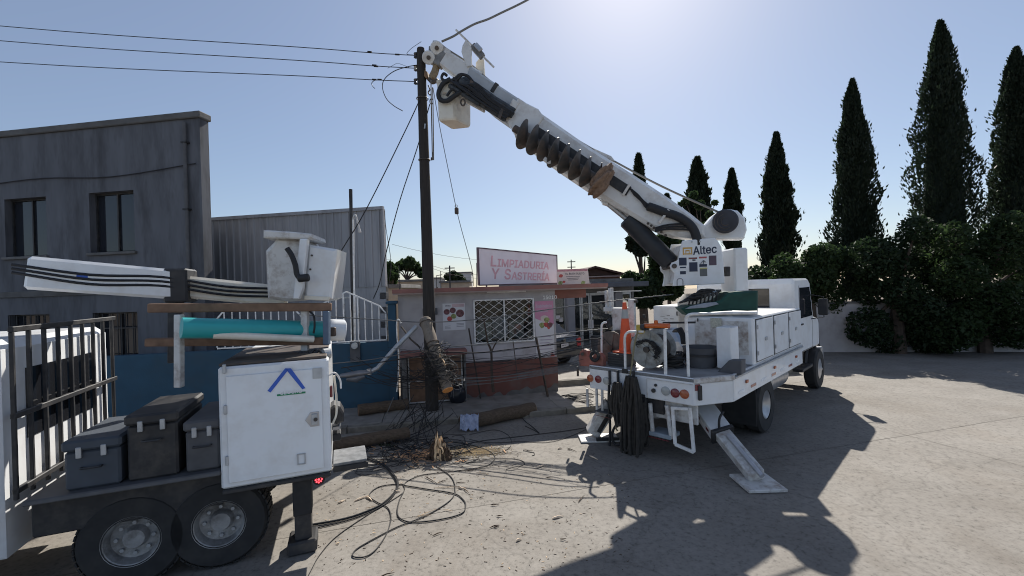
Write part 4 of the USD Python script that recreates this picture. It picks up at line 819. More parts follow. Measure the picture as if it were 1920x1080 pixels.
# ---------------------------------------------------------------- logs, stump, rubbish
def log(a, b, r, lab, mat=log_brown, endm=wood_pale):
    a, b = np.array(a), np.array(b); o = thing('old_log', lab, 'log', (a + b) / 2); q = [a + (b - a) * t for t in np.linspace(0, 1, 14)]
    q = [p + rng.normal(size=3) * .006 for p in q]; part(o, 'trunk_piece', MB().tube(q, r * (1 + .02 * np.sin(np.arange(14) * 1.1)), 14), mat, smooth=50)
    e = (a - b) / np.linalg.norm(a - b); part(o, 'log_end', MB().tubeseg([a, a + e * .001, a + e * .008, a + e * .008], [.001, r * .96, r * .95, .001], 14), endm)
a = G(588, 842, .11); b = G(765, 812, .11); log(a, b, .115, 'weathered log lying along the kerb behind the truck step')
a = G(866, 793, .13); b = G(1000, 766, .13); log(b, a, .14, 'brown log lying against the kerb beneath the red shop wall')
log(H(672, 769, .17), H(765, 757, .16), .12, 'dark log lying on the sidewalk by the blue wall', log_brown, board_brown)
rg = thing('plastic_bag', 'crumpled pale blue plastic bag on the log in front of the shop', 'bag', G(880, 780, .25))
n_ = 15; uv = np.array([(i / n_, j / n_) for i in range(n_ + 1) for j in range(n_ + 1)]); ctr = G(880, 781, .27)
vv = ctr + np.stack([(uv[:, 0] - .5) * .36, (uv[:, 1] - .5) * .22, -.5 * np.maximum(uv[:, 1] * 0, .45 - uv[:, 1]) + .022 * np.sin(uv[:, 0] * 17 + uv[:, 1] * 9) + .016 * np.sin(uv[:, 0] * 31 - uv[:, 1] * 23)], 1)
ff = [[i * (n_ + 1) + j, (i + 1) * (n_ + 1) + j, (i + 1) * (n_ + 1) + j + 1, i * (n_ + 1) + j + 1] for i in range(n_) for j in range(n_)]
part(rg, 'film', MB().raw(vv, ff).raw(vv - [0, 0, .004], [f[::-1] for f in ff]), M('bag_film', (.28, .32, .44), .35, var=.3, sc=14), smooth=False)
bg = thing('rubbish_bag', 'black rubbish bag standing under the sawn pole end', 'bag', H(858, 754, .05)); c = H(858, 754, .05)
s = trimesh.creation.icosphere(3, 1.0); v = np.array(s.vertices); nz_ = meshkit.noise(v * 2.3) if hasattr(meshkit, 'noise') else 0
v = v * (1 + .22 * np.asarray(nz_).reshape(-1, 1)) * [.19, .16, .21]; v[:, 2] = np.maximum(v[:, 2], -.17); part(bg, 'bag_body', (v + c + [0, 0, .17], s.faces), M('bag_black', (.012, .013, .018), .3), smooth=40)
part(bg, 'tied_neck', MB().tubeseg([c + [0, 0, .34], c + [0, 0, .40], c + [.02, 0, .46]], [.06, .025, .06], 10), M('bag_black2', (.014, .015, .02), .3))
# stump
sc_ = G(822, 862); sp = thing('broken_stump', 'splintered hollow piece of rotten pole standing in the road', 'stump', sc_)
m1, m2 = MB(), MB()
def shard(mb, base, top, w, n=6):
    base, top = np.array(base), np.array(top); pts = [base + (top - base) * t + rng.normal(size=3) * .012 for t in np.linspace(0, 1, n)]; mb.tube(pts, np.array([w, w * 1.15, w * 1.0, w * .8, w * .5, w * .12]), 5)
for k in range(30):
    a = rng.uniform(-.2, .16); d = rng.uniform(-.05, .06); lean = -a * .75; h = (.50 if abs(a + .02) < .08 else .38) * rng.uniform(.6, 1.0)
    b = sc_ + [a, d, .0]; shard(m1 if rng.random() < .62 else m2, b, b + [lean * rng.uniform(.6, 1.1) + rng.normal() * .02, .04, h], rng.uniform(.012, .034))
for k in range(26):
    a = rng.uniform(-1, 1); b = sc_ + [.13 + .07 * math.cos(a * 3.1), .07 * math.sin(a * 3.1), 0]; shard(m2, b, b + [-.05 + rng.normal() * .02, .02, rng.uniform(.1, .26)], .02)
part(sp, 'pale_splinters', m1, wood_pale); part(sp, 'rotten_wood', m2, wood_rot)
c = G(888, 847, .0); g = np.linspace(0, 2 * np.pi, 40)[:-1]
m = MB()
def heap(mb, c, rx, ry, h, seed):
    N = 34; R = np.random.default_rng(seed); ring = []
    v = [(c[0], c[1], c[2] + h)]; f = []
    for k, rr_ in enumerate((.33, .66, 1.0)):
        for a in range(N):
            th = a / N * 6.283; w = 1 + .16 * math.sin(3 * th + seed) + .1 * math.sin(7 * th) + R.normal() * .04; v.append((c[0] + rx * rr_ * w * math.cos(th), c[1] + ry * rr_ * w * math.sin(th), c[2] + h * (1 - rr_) ** .8 + (R.normal() * h * .12 if k < 2 else -.004 - SLOPE * 0)))
    for a in range(N):
        b = (a + 1) % N; f.append([0, 1 + a, 1 + b])
        for k in range(2): i = 1 + k * N; f += [[i + a, i + N + a, i + N + b], [i + a, i + N + b, i + b]]
    return mb.raw(v, f)
m = MB()
for k in range(3400):
    p = c + [rng.normal() * .26, rng.normal() * .13, .004]; p[2] = road_z(p[1]) + .004; l = rng.uniform(.004, .009); a = rng.uniform(0, 3.14); m.raw([p + [l * math.cos(a + q), l * math.sin(a + q), 0] for q in (0, 1.57, 3.14, 4.71)] + [p + [0, 0, .006]], [[0, 1, 4], [1, 2, 4], [2, 3, 4], [3, 0, 4]])
solo('sawdust', m, sawdust, 'pale yellow sawdust spread on the road right of the stump', 'sawdust', kind='stuff')
c = G(790, 856); m = MB()
for k in range(240):
    p = c + [rng.normal() * .17, rng.normal() * .13, rng.uniform(.003, .03)]; m.beam(p, p + [rng.normal() * .05, rng.normal() * .03, rng.uniform(-.004, .008)], rng.uniform(.004, .012), .004)
for k in range(46):
    p = G(rng.normal(800, 60), rng.uniform(828, 880), .008); a = rng.uniform(0, 3.14); l = rng.uniform(.03, .12); m.beam(p, p + [l * math.cos(a), l * math.sin(a), rng.uniform(0, .02)], .012, .008)
solo('wood_shavings', m, M('shavings', (.52, .30, .16), .9, var=.4, sc=30), 'heap of orange-brown wood shavings left of the stump', 'shavings', kind='stuff')
chips = [(708, 880, 1, 14, .4), (692, 935, 1, 16, -.6), (745, 921, 1, 12, 0), (679, 934, 1, 22, .6), (698, 951, 0, 24, .15), (866, 915, 1, 16, -.35), (845, 914, 0, 60, -.05), (1046, 969, 1, 22, .25), (1014, 874, 1, 20, .45), (1050, 841, 1, 9, .1), (1072, 843, 3, 16, -.8), (1113, 858, 1, 12, -1.0), (808, 900, 3, 30, -.7), (830, 902, 3, 16, .5), (864, 905, 3, 18, 0), (874, 920, 3, 12, -1), (990, 844, 3, 18, -.15), (927, 987, 3, 18, .3), (931, 987, 3, 10, .2), (1030, 895, 3, 14, .1), (725, 1078, 3, 26, .3), (796, 966, 0, 26, .0), (800, 962, 0, 34, .55), (840, 957, 0, 20, -.2), (1056, 1010, 3, 12, .1), (821, 1001, 3, 18, .4), (937, 967, 3, 12, 0), (928, 946, 3, 16, .05), (1068, 843, 3, 8, .3), (903, 932, 3, 8, .2), (1170, 905, 1, 10, .3), (745, 885, 3, 10, .1), (640, 940, 1, 9, .8), (1090, 935, 3, 16, 1), (973, 1012, 1, 10, .4), (905, 887, 3, 24, -.1), (884, 882, 3, 18, .0)]
kinds = {0: ('pale splinter of wood', wood_pale, .008), 1: ('short fresh wood chip', M('chip_pale', (.66, .52, .38), .85, var=.15, sc=20), .022), 3: ('dark bark piece', wood_rot, .011)}
def chip_place(px, py):
    if py > 1060: return 'at the bottom of the picture'
    if px > 1040: return 'by the crane truck shadow' if py > 880 else 'by the outrigger foot'
    if px > 900: return 'right of the cable loops'
    if px > 780: return 'inside the cable loops' if py > 905 else 'in front of the stump'
    return 'near the thick black hose' if py > 900 else 'left of the stump'
seen = {}
for i, (px, py, kd, L_, sl) in enumerate(chips):
    p = G(px, py, .012); k = p[1] / FPX; nm, mt, w = kinds[kd]; a = p + [-L_ / 2 * k, -L_ / 2 * k * sl * 1.6, 0]; b = p + [L_ / 2 * k, L_ / 2 * k * sl * 1.6, 0]
    lk = ('long ' if L_ > 20 else 'tiny ' if L_ < 12 else '') + nm + ' ' + chip_place(px, py); seen.setdefault(lk, []).append(i)
for lk, ids in seen.items():
    ids = sorted(ids, key=lambda q: (chips[q][0], chips[q][1])); ords = ['first', 'second', 'third', 'fourth', 'fifth', 'sixth']
    for o_, i in enumerate(ids):
        px, py, kd, L_, sl = chips[i]; p = G(px, py, .012); k = p[1] / FPX; nm, mt, w = kinds[kd]; a = p + [-L_ / 2 * k, -L_ / 2 * k * sl * 1.6, 0]; b = p + [L_ / 2 * k, L_ / 2 * k * sl * 1.6, 0]; mid = p + [0, .012 * math.sin(i * 2.3), .004]
        solo({0: 'wood_splinter', 1: 'wood_chip', 3: 'bark_piece'}[kd], MB().tube([a, (a + mid) / 2, mid, b], [w * .25, w * .6, w * .55, w * .2], 5), mt, lk if len(ids) == 1 else f'{ords[o_]} {lk}, counted from the left', 'wood debris', {0: 'pale splinters on the road', 1: 'fresh wood chips on the road', 3: 'dark bark pieces on the road'}[kd])
m = MB(); m2 = MB()
for k in range(620):
    px, py = (rng.uniform(590, 1180), 870 + 200 * rng.random() ** .8) if k < 400 else (rng.normal(810, 70), rng.normal(880, 28))
    if py < 845: continue
    p = G(px, min(py, 1085), .003); a = rng.uniform(0, 6.28); l = rng.uniform(.004, .018); (m if rng.random() < .75 else m2).beam(p - [l * math.cos(a), l * math.sin(a), 0], p + [l * math.cos(a), l * math.sin(a), 0], rng.uniform(.002, .006), .004)
solo('bark_crumbs', m, wood_rot, 'fine dark bark crumbs scattered over the road', 'debris', kind='stuff'); solo('wood_crumbs', m2, wood_pale, 'fine pale wood crumbs scattered over the road', 'debris', kind='stuff')
m = MB()
for px, py in ((722, 833), (728, 836), (715, 835), (735, 838)):
    p = G(px, py, .005)
    for k in range(18): a = rng.uniform(0, 6.28); m.beam(p, p + [.05 * math.cos(a), .05 * math.sin(a), rng.uniform(.0, .03)], .008, .004)
solo('green_sprig', m, leaf_mid, 'small green sprig of leaves lying by the kerb shadow', 'sprig', kind='stuff')

# ---------------------------------------------------------------- cables on the road
def cable(lab, pix, r, mat=wire_dark, nm='ground_cable'):
    r *= .78
    pts = [G(x, y, r + .004 + (z[0] if z else 0)) for x, y, *z in pix]; return wire(nm, lab, pts, r, mat, 'cable')
cable('thick black hose curving across the road from the step to the outrigger leg', [(655, 838), (673, 852), (692, 861), (717, 871), (735, 888), (745, 907), (738, 925), (715, 946), (680, 962), (640, 974), (572, 986)], .017, hose_black, 'ground_hose')
cable('thinner black cable running beside the thick hose', [(690, 857), (718, 869), (737, 887), (747, 906), (740, 926), (716, 949), (680, 966), (640, 979), (574, 994)], .010)
cable('cable lying in a long narrow loop, nearest the camera', [(757, 908), (730, 909), (706, 915), (692, 929), (706, 941), (727, 952), (733, 972), (725, 1000), (705, 1030), (684, 1044), (662, 1043), (668, 1030), (700, 1011), (745, 988), (800, 966), (845, 937), (853, 915), (845, 893), (818, 874)], .009)
cable('cable making a wide flat loop reaching toward the stump', [(757, 910), (764, 902), (790, 891), (830, 886), (885, 879), (915, 872), (928, 858), (918, 846), (890, 836), (850, 829)], .008)
cable('cable curving to the right side of the loops', [(757, 910), (800, 917), (850, 925), (868, 936), (873, 948), (865, 963), (825, 974), (775, 979), (752, 973), (745, 960), (749, 938), (757, 922)], .010)
cable('thin cable running out of the bottom left of the picture', [(570, 1095), (583, 1070), (600, 1040), (632, 1005), (690, 965), (735, 938), (757, 922), (756, 910), (748, 908)], .0065)
cable('cable stretched along the road toward the outrigger foot', [(800, 846), (860, 836), (900, 827), (960, 820), (1011, 814), (1060, 808), (1103, 801)], .008)
cable('slack cable bowing under the stretched one toward the outrigger', [(880, 824), (920, 830), (975, 828), (1030, 829), (1072, 817), (1103, 803)], .006)
cable('cable hooking round in the middle of the road right of the sawdust', [(880, 815), (925, 806), (950, 814), (959, 828), (952, 842), (925, 851), (890, 853)], .006)
cable('dark cable end coming off the kerb log', [(972, 772), (983, 788), (998, 800), (1011, 812), (1000, 806), (985, 799)], .009)
cable('two-strand cable left of the outrigger foot on the sidewalk side', [(1045, 741), (1060, 745), (1085, 743), (1110, 741)], .012)
cable('curled cable right of the stump', [(848, 818), (862, 816), (870, 820), (872, 832), (866, 845), (852, 850), (862, 858), (880, 860)], .007)
cable('black cable bent beside the stump heap', [(735, 824), (736, 833), (750, 840), (768, 848), (769, 852)], .012)
m = MB()
for k in range(70):
    x, y = rng.uniform(690, 850), rng.uniform(826, 868); p0 = G(x, y, .01); a = rng.uniform(0, 6.28); pts = [p0]
    for j in range(5):
        a += rng.normal() * .9; p0 = p0 + np.array([math.cos(a) * .13 * rng.uniform(.6, 1.5), math.sin(a) * .10, 0]); pts.append(p0 + [0, 0, max(0, rng.normal() * .07)])
    m.tube(spline(pts, 4), rng.choice([.003, .004, .006]), 5)
solo('road_wire_tangle', m, wire_dark, 'loose web of thin wires heaped on the road left of the stump', 'wire tangle', kind='stuff')
m = MB()
for k in range(30):
    a = G(rng.uniform(700, 830), rng.uniform(800, 835), .02); b = P(rng.uniform(740, 850), rng.uniform(735, 775), 8.6 + rng.uniform(-.3, .3)); m.tube(spline([a, (a + b) / 2 + rng.normal(size=3) * .1, b], 6), rng.choice([.004, .006, .008]), 5)
solo('kerb_wire_tangle', m, wire_dark, 'dark wires hanging from the pole over the kerb and log', 'wire tangle', kind='stuff')
for x0, y0, x1, y1, lab in ((738, 745, 715, 800, 'straight rigid wire slanting to the kerb, leftmost of three'), (782, 755, 762, 790, 'straight rigid wire slanting to the kerb, middle of three'), (800, 768, 765, 800, 'straight rigid wire slanting to the kerb, rightmost of three')):
    wire('rigid_wire', lab, [P(x0, y0, 9.0), G(x1, y1, .01)], .009, wire_grey)
m = MB()
for k in range(9):
    m.tube(sag(H(1050 + 3 * k, 740 + k * 1.2, .062), H(1112, 737 + 3 * k, .06), .0, 6) + rng.normal(size=(6, 3)) * [.03, .05, 0], .007, 5)
solo('sidewalk_wires', m, wire_dark, 'thin wires lying on the sunlit sidewalk by the shop corner', 'wire tangle', kind='stuff')
for i, (a, b) in enumerate((((560, 470), (735, 486)), ((735, 458), (897, 487)), ((810, 498), (905, 515)), ((810, 503), (900, 522)))):
    wire('distant_wire', ['thin distant wire left of the pole above the trees', 'thin distant wire crossing the sky left of the roof sign', 'upper thin wire far behind the shop roof', 'lower thin wire far behind the shop roof'][i], sag(P(*a, 30), P(*b, 34), .15, 6), .012, n=3)
# ---------------------------------------------------------------- digger derrick truck (right)
TO = np.array([1.99, 7.075, 0]); Rv = np.array([.694, -.72, 0]); Fv = np.array([.72, .694, 0]); Zv = np.array([0, 0, 1.0])
def TW(r, f, z): return TO + Rv * r + Fv * f + Zv * z
RP = Plane(TO, Rv)
def TR(px, py, f): return RP.T(px, py, -f)
def TP(px, py, f): r, z = TR(px, py, f); return TW(r, f, z)
def tbox(mb, r0, r1, f0, f1, z0, z1, b=0.01): return RP.rect(mb, r0, r1, z0, z1, -f1, -f0, b)
def pbox(mb, x0, y0, x1, y1, f0, f1, b=0.01):
    ra, za = TR(x0, y0, f0); rb, zb_ = TR(x1, y1, f0); return tbox(mb, min(ra, rb), max(ra, rb), f0, f1, min(za, zb_), max(za, zb_), b)
def hprism(mb, poly, z0, z1):
    p = ccw(poly); N = len(p); v = [TW(r, f, z0) for r, f in p] + [TW(r, f, z1) for r, f in p]
    flip = np.dot(np.cross(Rv, Fv), Zv) < 0
    fs = [[i, (i + 1) % N, N + (i + 1) % N, N + i] for i in range(N)]; mb.raw(v, [f[::-1] for f in fs] if flip else fs)
    pv, pf = trimesh.creation.triangulate_polygon(Polygon(p))
    for z, up in ((z0, False), (z1, True)): mb.raw([TW(r, f, z) for r, f in pv], pf)
    return mb
tk = thing('crane_truck', 'white digger crane truck with its auger boom raised to the dark pole', 'truck', TW(0, 2.5, 0))
ZD, ZB = 1.265, .865
out = [(-.94, 0), (.94, 0), (1.29, .6), (1.29, 4.75), (-1.29, 4.75), (-1.29, .6)]
part(tk, 'deck', hprism(MB(), out, ZD - .05, ZD), M('deck_grey', (.30, .30, .30), .6, var=.2, sc=5, dirt=(.12, .11, .10), damt=.7))
CC = Plane(TW(.94, 0, 0), Rv * .35 + Fv * .6); CL = Plane(TW(-1.29, .6, 0), Rv * .35 - Fv * .6); cw = math.hypot(.35, .6)
part(tk, 'rear_panel', RP.rect(MB(), -.94, .94, ZB, ZD + .01, -.05, 0, .012), white_truck)
part(tk, 'corner_panel', CC.rect(MB(), .004, cw - .004, ZB, ZD - .07, -.05, -.004, .01), white_truck); part(tk, 'corner_panel', CL.rect(MB(), .004, cw - .004, ZB, ZD, -.05, -.004, .01), white_truck)
part(tk, 'deck_lip', CC.rect(MB(), .004, cw + .02, ZD - .066, ZD + .012, -.06, .02, .012), white_worn)
SRp = Plane(TW(1.29, .6, 0), Fv); part(tk, 'side_panel', SRp.rect(MB(), 0, 4.1, ZB, ZD + .01, -.05, 0, .012), white_truck)
SLp = Plane(TW(-1.29, 4.7, 0), -Fv); part(tk, 'side_panel', SLp.rect(MB(), 0, 4.1, ZB, ZD + .01, -.05, 0, .012), white_truck)
m = MB(); ra = TR(1214, 715, 0)[0]
for a in ((ra - .012, ra, ZB + .01, ZD - .075), (ra, .93, ZD - .085, ZD - .075)): RP.rect(m, *a, .001, .012, .003)
part(tk, 'panel_seam', m, white_worn)
for px, py, mt in ((1107, 709, lens_amber), (1122, 711, lens_red), (1137, 714, lens_clear), (1248, 733, lens_clear), (1266, 737, lens_red), (1283.5, 739, lens_amber)):
    r, z = TR(px, py, 0); R = .066 if px < 1200 else .071
    lt = part(tk, 'tail_light', MB().tubeseg([TW(r, 0, z), TW(r, -.015, z), TW(r, -.026, z), TW(r, -.03, z)], [R, R * .97, R * .7, .001], 22), mt, smooth=50)
    part(lt, 'rim', MB().tubeseg([TW(r, -.001, z), TW(r, -.014, z), TW(r, -.014, z), TW(r, -.001, z)], [R + .014, R + .012, R - .001, R - .001], 22), black_steel)
for px, py in ((1226, 732), (1230, 722)): r, z = TR(px, py, 0); part(tk, 'reflector_lamp', MB().cyl(TW(r, .0, z), TW(r, -.03, z), .034 if py > 725 else .022, n=14, b=.005), black_steel)
pbx = MB(); CC.rect(pbx, .06, .12, .95, 1.17, .001, .035, .01); part(tk, 'corner_lamp', pbx, black_steel)
m = MB(); CC.rect(m, .02, .1, ZD - .17, ZD - .078, .001, .012); part(tk, 'corner_sticker', m, lens_red)
for px in (1142, 1157.5, 1187): part(tk, 'hook', pbox(MB(), px - 2, 695, px + 2, 722, -.045, -.003, .005), black_steel)
part(tk, 'hook_plate', pbox(MB(), 1166, 691, 1177, 701, -.012, -.002, .003), black_steel)
part(tk, 'tow_box', pbox(MB(), 1186, 735, 1212, 778, .0, .25, .01), black_steel)
m = MB(); tbox(m, -.42, -.3, .1, 7.3, .62, .86); tbox(m, .3, .42, .1, 7.3, .62, .86); tbox(m, -.42, .42, .08, .2, .62, .86); part(tk, 'chassis_frame', m, black_steel)
part(tk, 'under_panel', tbox(MB(), -.2, .93, .12, .16, .55, ZB - .005), white_worn)
part(tk, 'fuel_tank', MB().cyl(TW(.75, 3.4, .62), TW(.75, 4.6, .62), .3, n=20, b=.03), steel, smooth=40)
def wheel(f, r, R=.5, w=.27, par=None, front=False):
    s = 1 if r > 0 else -1; zc = road_z((TW(r, f, 0))[1]) + R
    c = [TW(r + s * x, f, zc) for x in (-w / 2, -w / 2, -w / 2 + .04, w / 2 - .04, w / 2, w / 2)]
    ty = part(par or tk, 'wheel', MB().tubeseg(c, [.26, R - .04, R, R, R - .04, .26], 32), rubber, smooth=35)
    part(ty, 'rim', MB().tubeseg([TW(r + s * x, f, zc) for x in (w / 2 - .02, w / 2 - .01, w / 2 - .1 if not front else w / 2 + .0, w / 2 - .1 if not front else w / 2 + .05)], [.27, .25, .13, .001], 24), steel, smooth=30)
for r in (-1.1, -.8, .8, 1.1): wheel(2.35, r)
for r in (-1.05, 1.05): wheel(6.9, r, front=True)
part(tk, 'axle', MB().cyl(TW(-1.1, 2.35, .42), TW(1.1, 2.35, .42), .09, n=14), black_steel)
for r0 in (-1.25, .68): part(tk, 'mud_flap', tbox(MB(), r0, r0 + .57, 1.72, 1.74, .2, .85, .004), rubber)
# cab
cab = [(5.0, .95), (7.35, .95), (7.35, 1.55), (7.25, 1.68), (6.75, 1.76), (6.5, 2.62), (6.3, 2.72), (5.05, 2.72), (5.0, 2.6)]
CB = Plane(TW(0, 0, 0), Fv)            # t forward, z up, off to the right
part(tk, 'cab', CB.prism(MB(), cab, -1.1, 1.1, .05), white_truck)
win_ = [(5.45, 1.78), (6.62, 1.78), (6.42, 2.5), (5.45, 2.5)]
for o0, o1 in ((1.1, 1.106), (-1.106, -1.1)):
    part(tk, 'side_window', CB.prism(MB(), win_, o0, o1), pane_dark)
    part(tk, 'cab_step', CB.rect(MB(), 5.3, 6.3, .55, .62, o0 - .15 if o0 > 0 else o0 - .05, o1 + .05 if o0 > 0 else o1 + .15, .01), black_steel)
dm = MB()
for pl in ((5.4, 5.412, 1.0, 2.55), (6.6, 6.612, 1.0, 1.76), (5.412, 6.6, .995, 1.007)): CB.rect(dm, *pl, 1.1005, 1.104)
part(tk, 'door_seam', dm, black_steel); part(tk, 'door_handle', CB.rect(MB(), 5.5, 5.66, 1.62, 1.655, 1.1, 1.13, .008), black_steel)
part(tk, 'rear_window', tbox(MB(), -.6, .6, 4.985, 4.995, 1.9, 2.5, .003), pane_dark)
part(tk, 'mirror', MB().box(TW(1.35, 6.55, 2.0), (.1, .05, .2), [Rv, Fv, Zv], .02).tube([TW(1.1, 6.5, 2.3), TW(1.36, 6.55, 2.25), TW(1.36, 6.55, 1.75), TW(1.1, 6.5, 1.7)], .014, 6), black_steel)
part(tk, 'front_bumper', tbox(MB(), -1.15, 1.15, 7.36, 7.55, .5, .9, .03), steel)
for r0, r1 in ((-1.27, -.7), (.7, 1.27)): part(tk, 'fender', MB().tube([TW((r0 + r1) / 2, 6.9 + .58 * math.cos(a), .5 + .58 * math.sin(a)) for a in np.linspace(.1, 3.04, 14)], .05, 6), black_steel)
# tool bins either side of the bed
r0, zt = TR(1286, 593, 1.6)
bn = part(tk, 'tool_bin', tbox(MB(), r0, 1.27, 1.6, 4.7, ZD + .002, zt, .02), white_truck)
m = MB(); rr0 = TR(1303, 610, 1.6)[0]; tbox(m, rr0, 1.2, 1.585, 1.598, ZD + .18, zt - .06, .005); part(bn, 'bin_door', m, white_worn)
q = TR(1332, 594, 1.58); part(bn, 'label_plate', tbox(MB(), q[0], q[0] + .19, 1.572, 1.583, q[1] - .19, q[1] - .02, .002), M('label_cream', (.45, .44, .36), .6, var=.3, sc=30))
q = TR(1308, 600, 1.57); part(bn, 'bin_latch', tbox(MB(), q[0] - .01, q[0] + .01, 1.57, 1.584, q[1] - .03, q[1] + .03, .002), black_steel)
SRp_ = Plane(TW(1.27, 1.7, 0), Fv)
for k in range(3):
    sd = part(bn, 'side_door', SRp_.rect(MB(), .05 + k, .95 + k, ZD + .06, zt - .05, .004, .024, .006), white_truck)
    gm = MB()
    for q in ((.03 + k, .97 + k, ZD + .04, ZD + .058), (.03 + k, .97 + k, zt - .048, zt - .03), (.03 + k, .048 + k, ZD + .058, zt - .048), (.952 + k, .97 + k, ZD + .058, zt - .048)): SRp_.rect(gm, *q, .001, .006)
    part(bn, 'door_gap', gm, black_steel); part(bn, 'door_latch', SRp_.rect(MB(), .44 + k, .56 + k, (ZD + zt) / 2 - .03, (ZD + zt) / 2 + .03, .025, .04, .006), galv)
    for z in (ZD + .16, zt - .2): part(bn, 'hinge', SRp_.rect(MB(), .035 + k, .075 + k, z, z + .07, .0245, .036, .004), steel)
for k in range(7): part(tk, 'side_reflector', SRp.rect(MB(), .2 + .56 * k, .45 + .56 * k, ZB + .08, ZB + .125, .001, .005), lens_red if k % 2 else ink_white)
for k in range(3): part(tk, 'side_marker', SRp.rect(MB(), .5 + 1.5 * k, .58 + 1.5 * k, ZB + .2, ZB + .25, .001, .03, .008), lens_amber)
part(tk, 'rub_rail', SRp.rect(MB(), .02, 4.08, ZD - .05, ZD - .015, .001, .03, .008), galv)
a0, zl = TR(1191, 573.5, 3.0); a1 = TR(1275, 573, 3.0)[0]
bl = part(tk, 'tool_bin', tbox(MB(), -1.27, a1 - .02, 3.0, 4.7, ZD + .002, zl, .02), white_truck)
for x, y, w, mt in ((1205, 589, .07, black_steel), (1208, 603, .07, board_brown), (1268, 584, .05, black_steel)): q = TR(x, y, 2.99); part(bl, 'vent_plate', tbox(MB(), q[0], q[0] + w, 2.985, 2.999, q[1] - .09, q[1], .002), mt)
m = MB()
for x0, y0, x1, y1 in ((1238, 593, 1246, 594), (1250, 591, 1256, 592.5), (1244, 597, 1252, 598), (1256, 597, 1263, 598.5), (1240, 600, 1247, 601)): pbox(m, x0, y0, x1, y1, 2.994, 2.999, 0)
part(bl, 'scratched_print', m, M('print_grey', (.3, .29, .28), .7))
# railings and posts
def rail(lab, pts, f, r=.022, mt=white_bar, nm='hand_rail', n=5): return part(tk, nm, MB().tube(spline([TP(x, y, f) for x, y in pts], n), r, 8), mt, smooth=50)
rail('', [(1172.5, 694), (1172, 660), (1171.5, 634), (1175, 625), (1182, 622), (1196, 621.5), (1206, 622)], .06)
rail('', [(1248, 704), (1247.5, 660), (1246.5, 617)], .06, .026)
rail('', [(1291, 706), (1289, 650), (1286.5, 604), (1288, 594), (1296, 589.5), (1320, 588.5), (1370, 587), (1420, 586)], .12, .024)
rail('', [(1128.5, 690), (1128, 640), (1128, 612), (1131, 606), (1137, 604)], .3, .02)
part(tk, 'outrigger_column', pbox(MB(), 1133, 545, 1138.5, 588, 1.2, 1.3, .008), white_worn); part(tk, 'outrigger_column', pbox(MB(), 1139.5, 540, 1146, 590, 1.22, 1.34, .008), white_worn)
part(tk, 'column_bracket', pbox(MB(), 1131, 576, 1180, 585, 1.1, 1.2, .008), white_worn)
part(tk, 'column_motor', MB().cyl(TP(1143, 600, 1.15), TP(1152, 612, 1.15), .13, n=16, b=.02), black_steel, smooth=40)
part(tk, 'mast_plate', pbox(MB(), 1177, 561, 1190, 632, .75, .83, .01), white_worn); part(tk, 'mast_plate', pbox(MB(), 1147, 578, 1168, 640, 1.0, 1.06, .01), white_worn)
part(tk, 'mast_bolt', MB().cyl(TP(1190, 565, .76), TP(1195, 564.5, .76), .03, n=10), dark_iron)
# reels
def reel(px, py, f0, f1, R, fl, coil):
    r, z = TR(px, py, f0); c = lambda f: TW(r, f, z)
    o = part(tk, 'cable_reel', MB().tubeseg([c(f0 + .03), c(f0 + .03), c(f1 - .03), c(f1 - .03)], [R * .3, R * .72, R * .72, R * .3], 28), coil, smooth=35)
    for a, b in ((f0, f0 + .025), (f1 - .025, f1)): part(o, 'flange', MB().tubeseg([c(a), c(a), c(a + .006), c(b - .006), c(b), c(b)], [R * .12, R * .93, R, R, R * .93, R * .12], 36), fl, smooth=35)
    m = MB()
    for k in range(6): a = k * 1.047 + .3; m.beam(TW(r + .1 * R * math.cos(a), f0 - .008, z + .1 * R * math.sin(a)), TW(r + .88 * R * math.cos(a), f0 - .008, z + .88 * R * math.sin(a)), .03, .014, Fv)
    part(o, 'spoke', m, fl); part(o, 'hub', MB().cyl(c(f0 - .05), c(f0), R * .16, n=16), dark_iron)
    return o, r, z
o, r, z = reel(1213.5, 655, .22, .62, .315, M('reel_grey', (.30, .31, .30), .55, .3, var=.25, sc=9, dirt=(.13, .11, .09), damt=.8, dsc=7), dark_iron)
m = MB()
for k in range(26):
    a0 = rng.uniform(-.9, 1.2); m.tube([TW(r + (.05 + .22 * (.3 + .7 * rng.random())) * math.cos(a) , .2 - rng.uniform(0, .03), z - .03 + .2 * math.sin(a) * rng.uniform(.8, 1)) for a in np.linspace(a0, a0 + rng.uniform(.8, 2.2), 8)], .009, 5)
part(o, 'tangled_line', m, rubber)
reel(1146, 652, .55, .85, .31, M('reel_brown', (.13, .115, .10), .6, .3, var=.3, sc=9, dirt=(.07, .06, .05), damt=.8), dark_iron)
# beacon bar, yellow clamp
part(tk, 'beacon_bar', MB().tube([TP(1207, 611.5, .1), TP(1230, 610.5, .1), TP(1255, 611, .1)], [.04, .042, .04], 12), orange_lens, smooth=50)
part(tk, 'beacon_lamp', MB().cyl(TP(1230, 607, .1), TP(1230, 600.5, .1), .03, n=14, b=.006), orange_lens); part(tk, 'beacon_base', pbox(MB(), 1206, 615, 1256, 618, .06, .14, .004), black_steel)
part(tk, 'yellow_clamp', pbox(MB(), 1192, 609, 1204, 626, .05, .14, .012), yellow); part(tk, 'yellow_clamp_cap', MB().cyl(TP(1203, 614, .09), TP(1210, 613.5, .09), .055, n=14), black_steel)
part(tk, 'tie_strap', MB().tube(spline([TP(1196, 620, .04), TP(1189, 650, .02), TP(1184, 690, -.02), TP(1175, 730, -.08), TP(1160, 770, -.12), TP(1155, 800, -.12), TP(1158, 808, -.12)], 5), .014, 7), M('strap_olive', (.22, .19, .11), .9, var=.2))
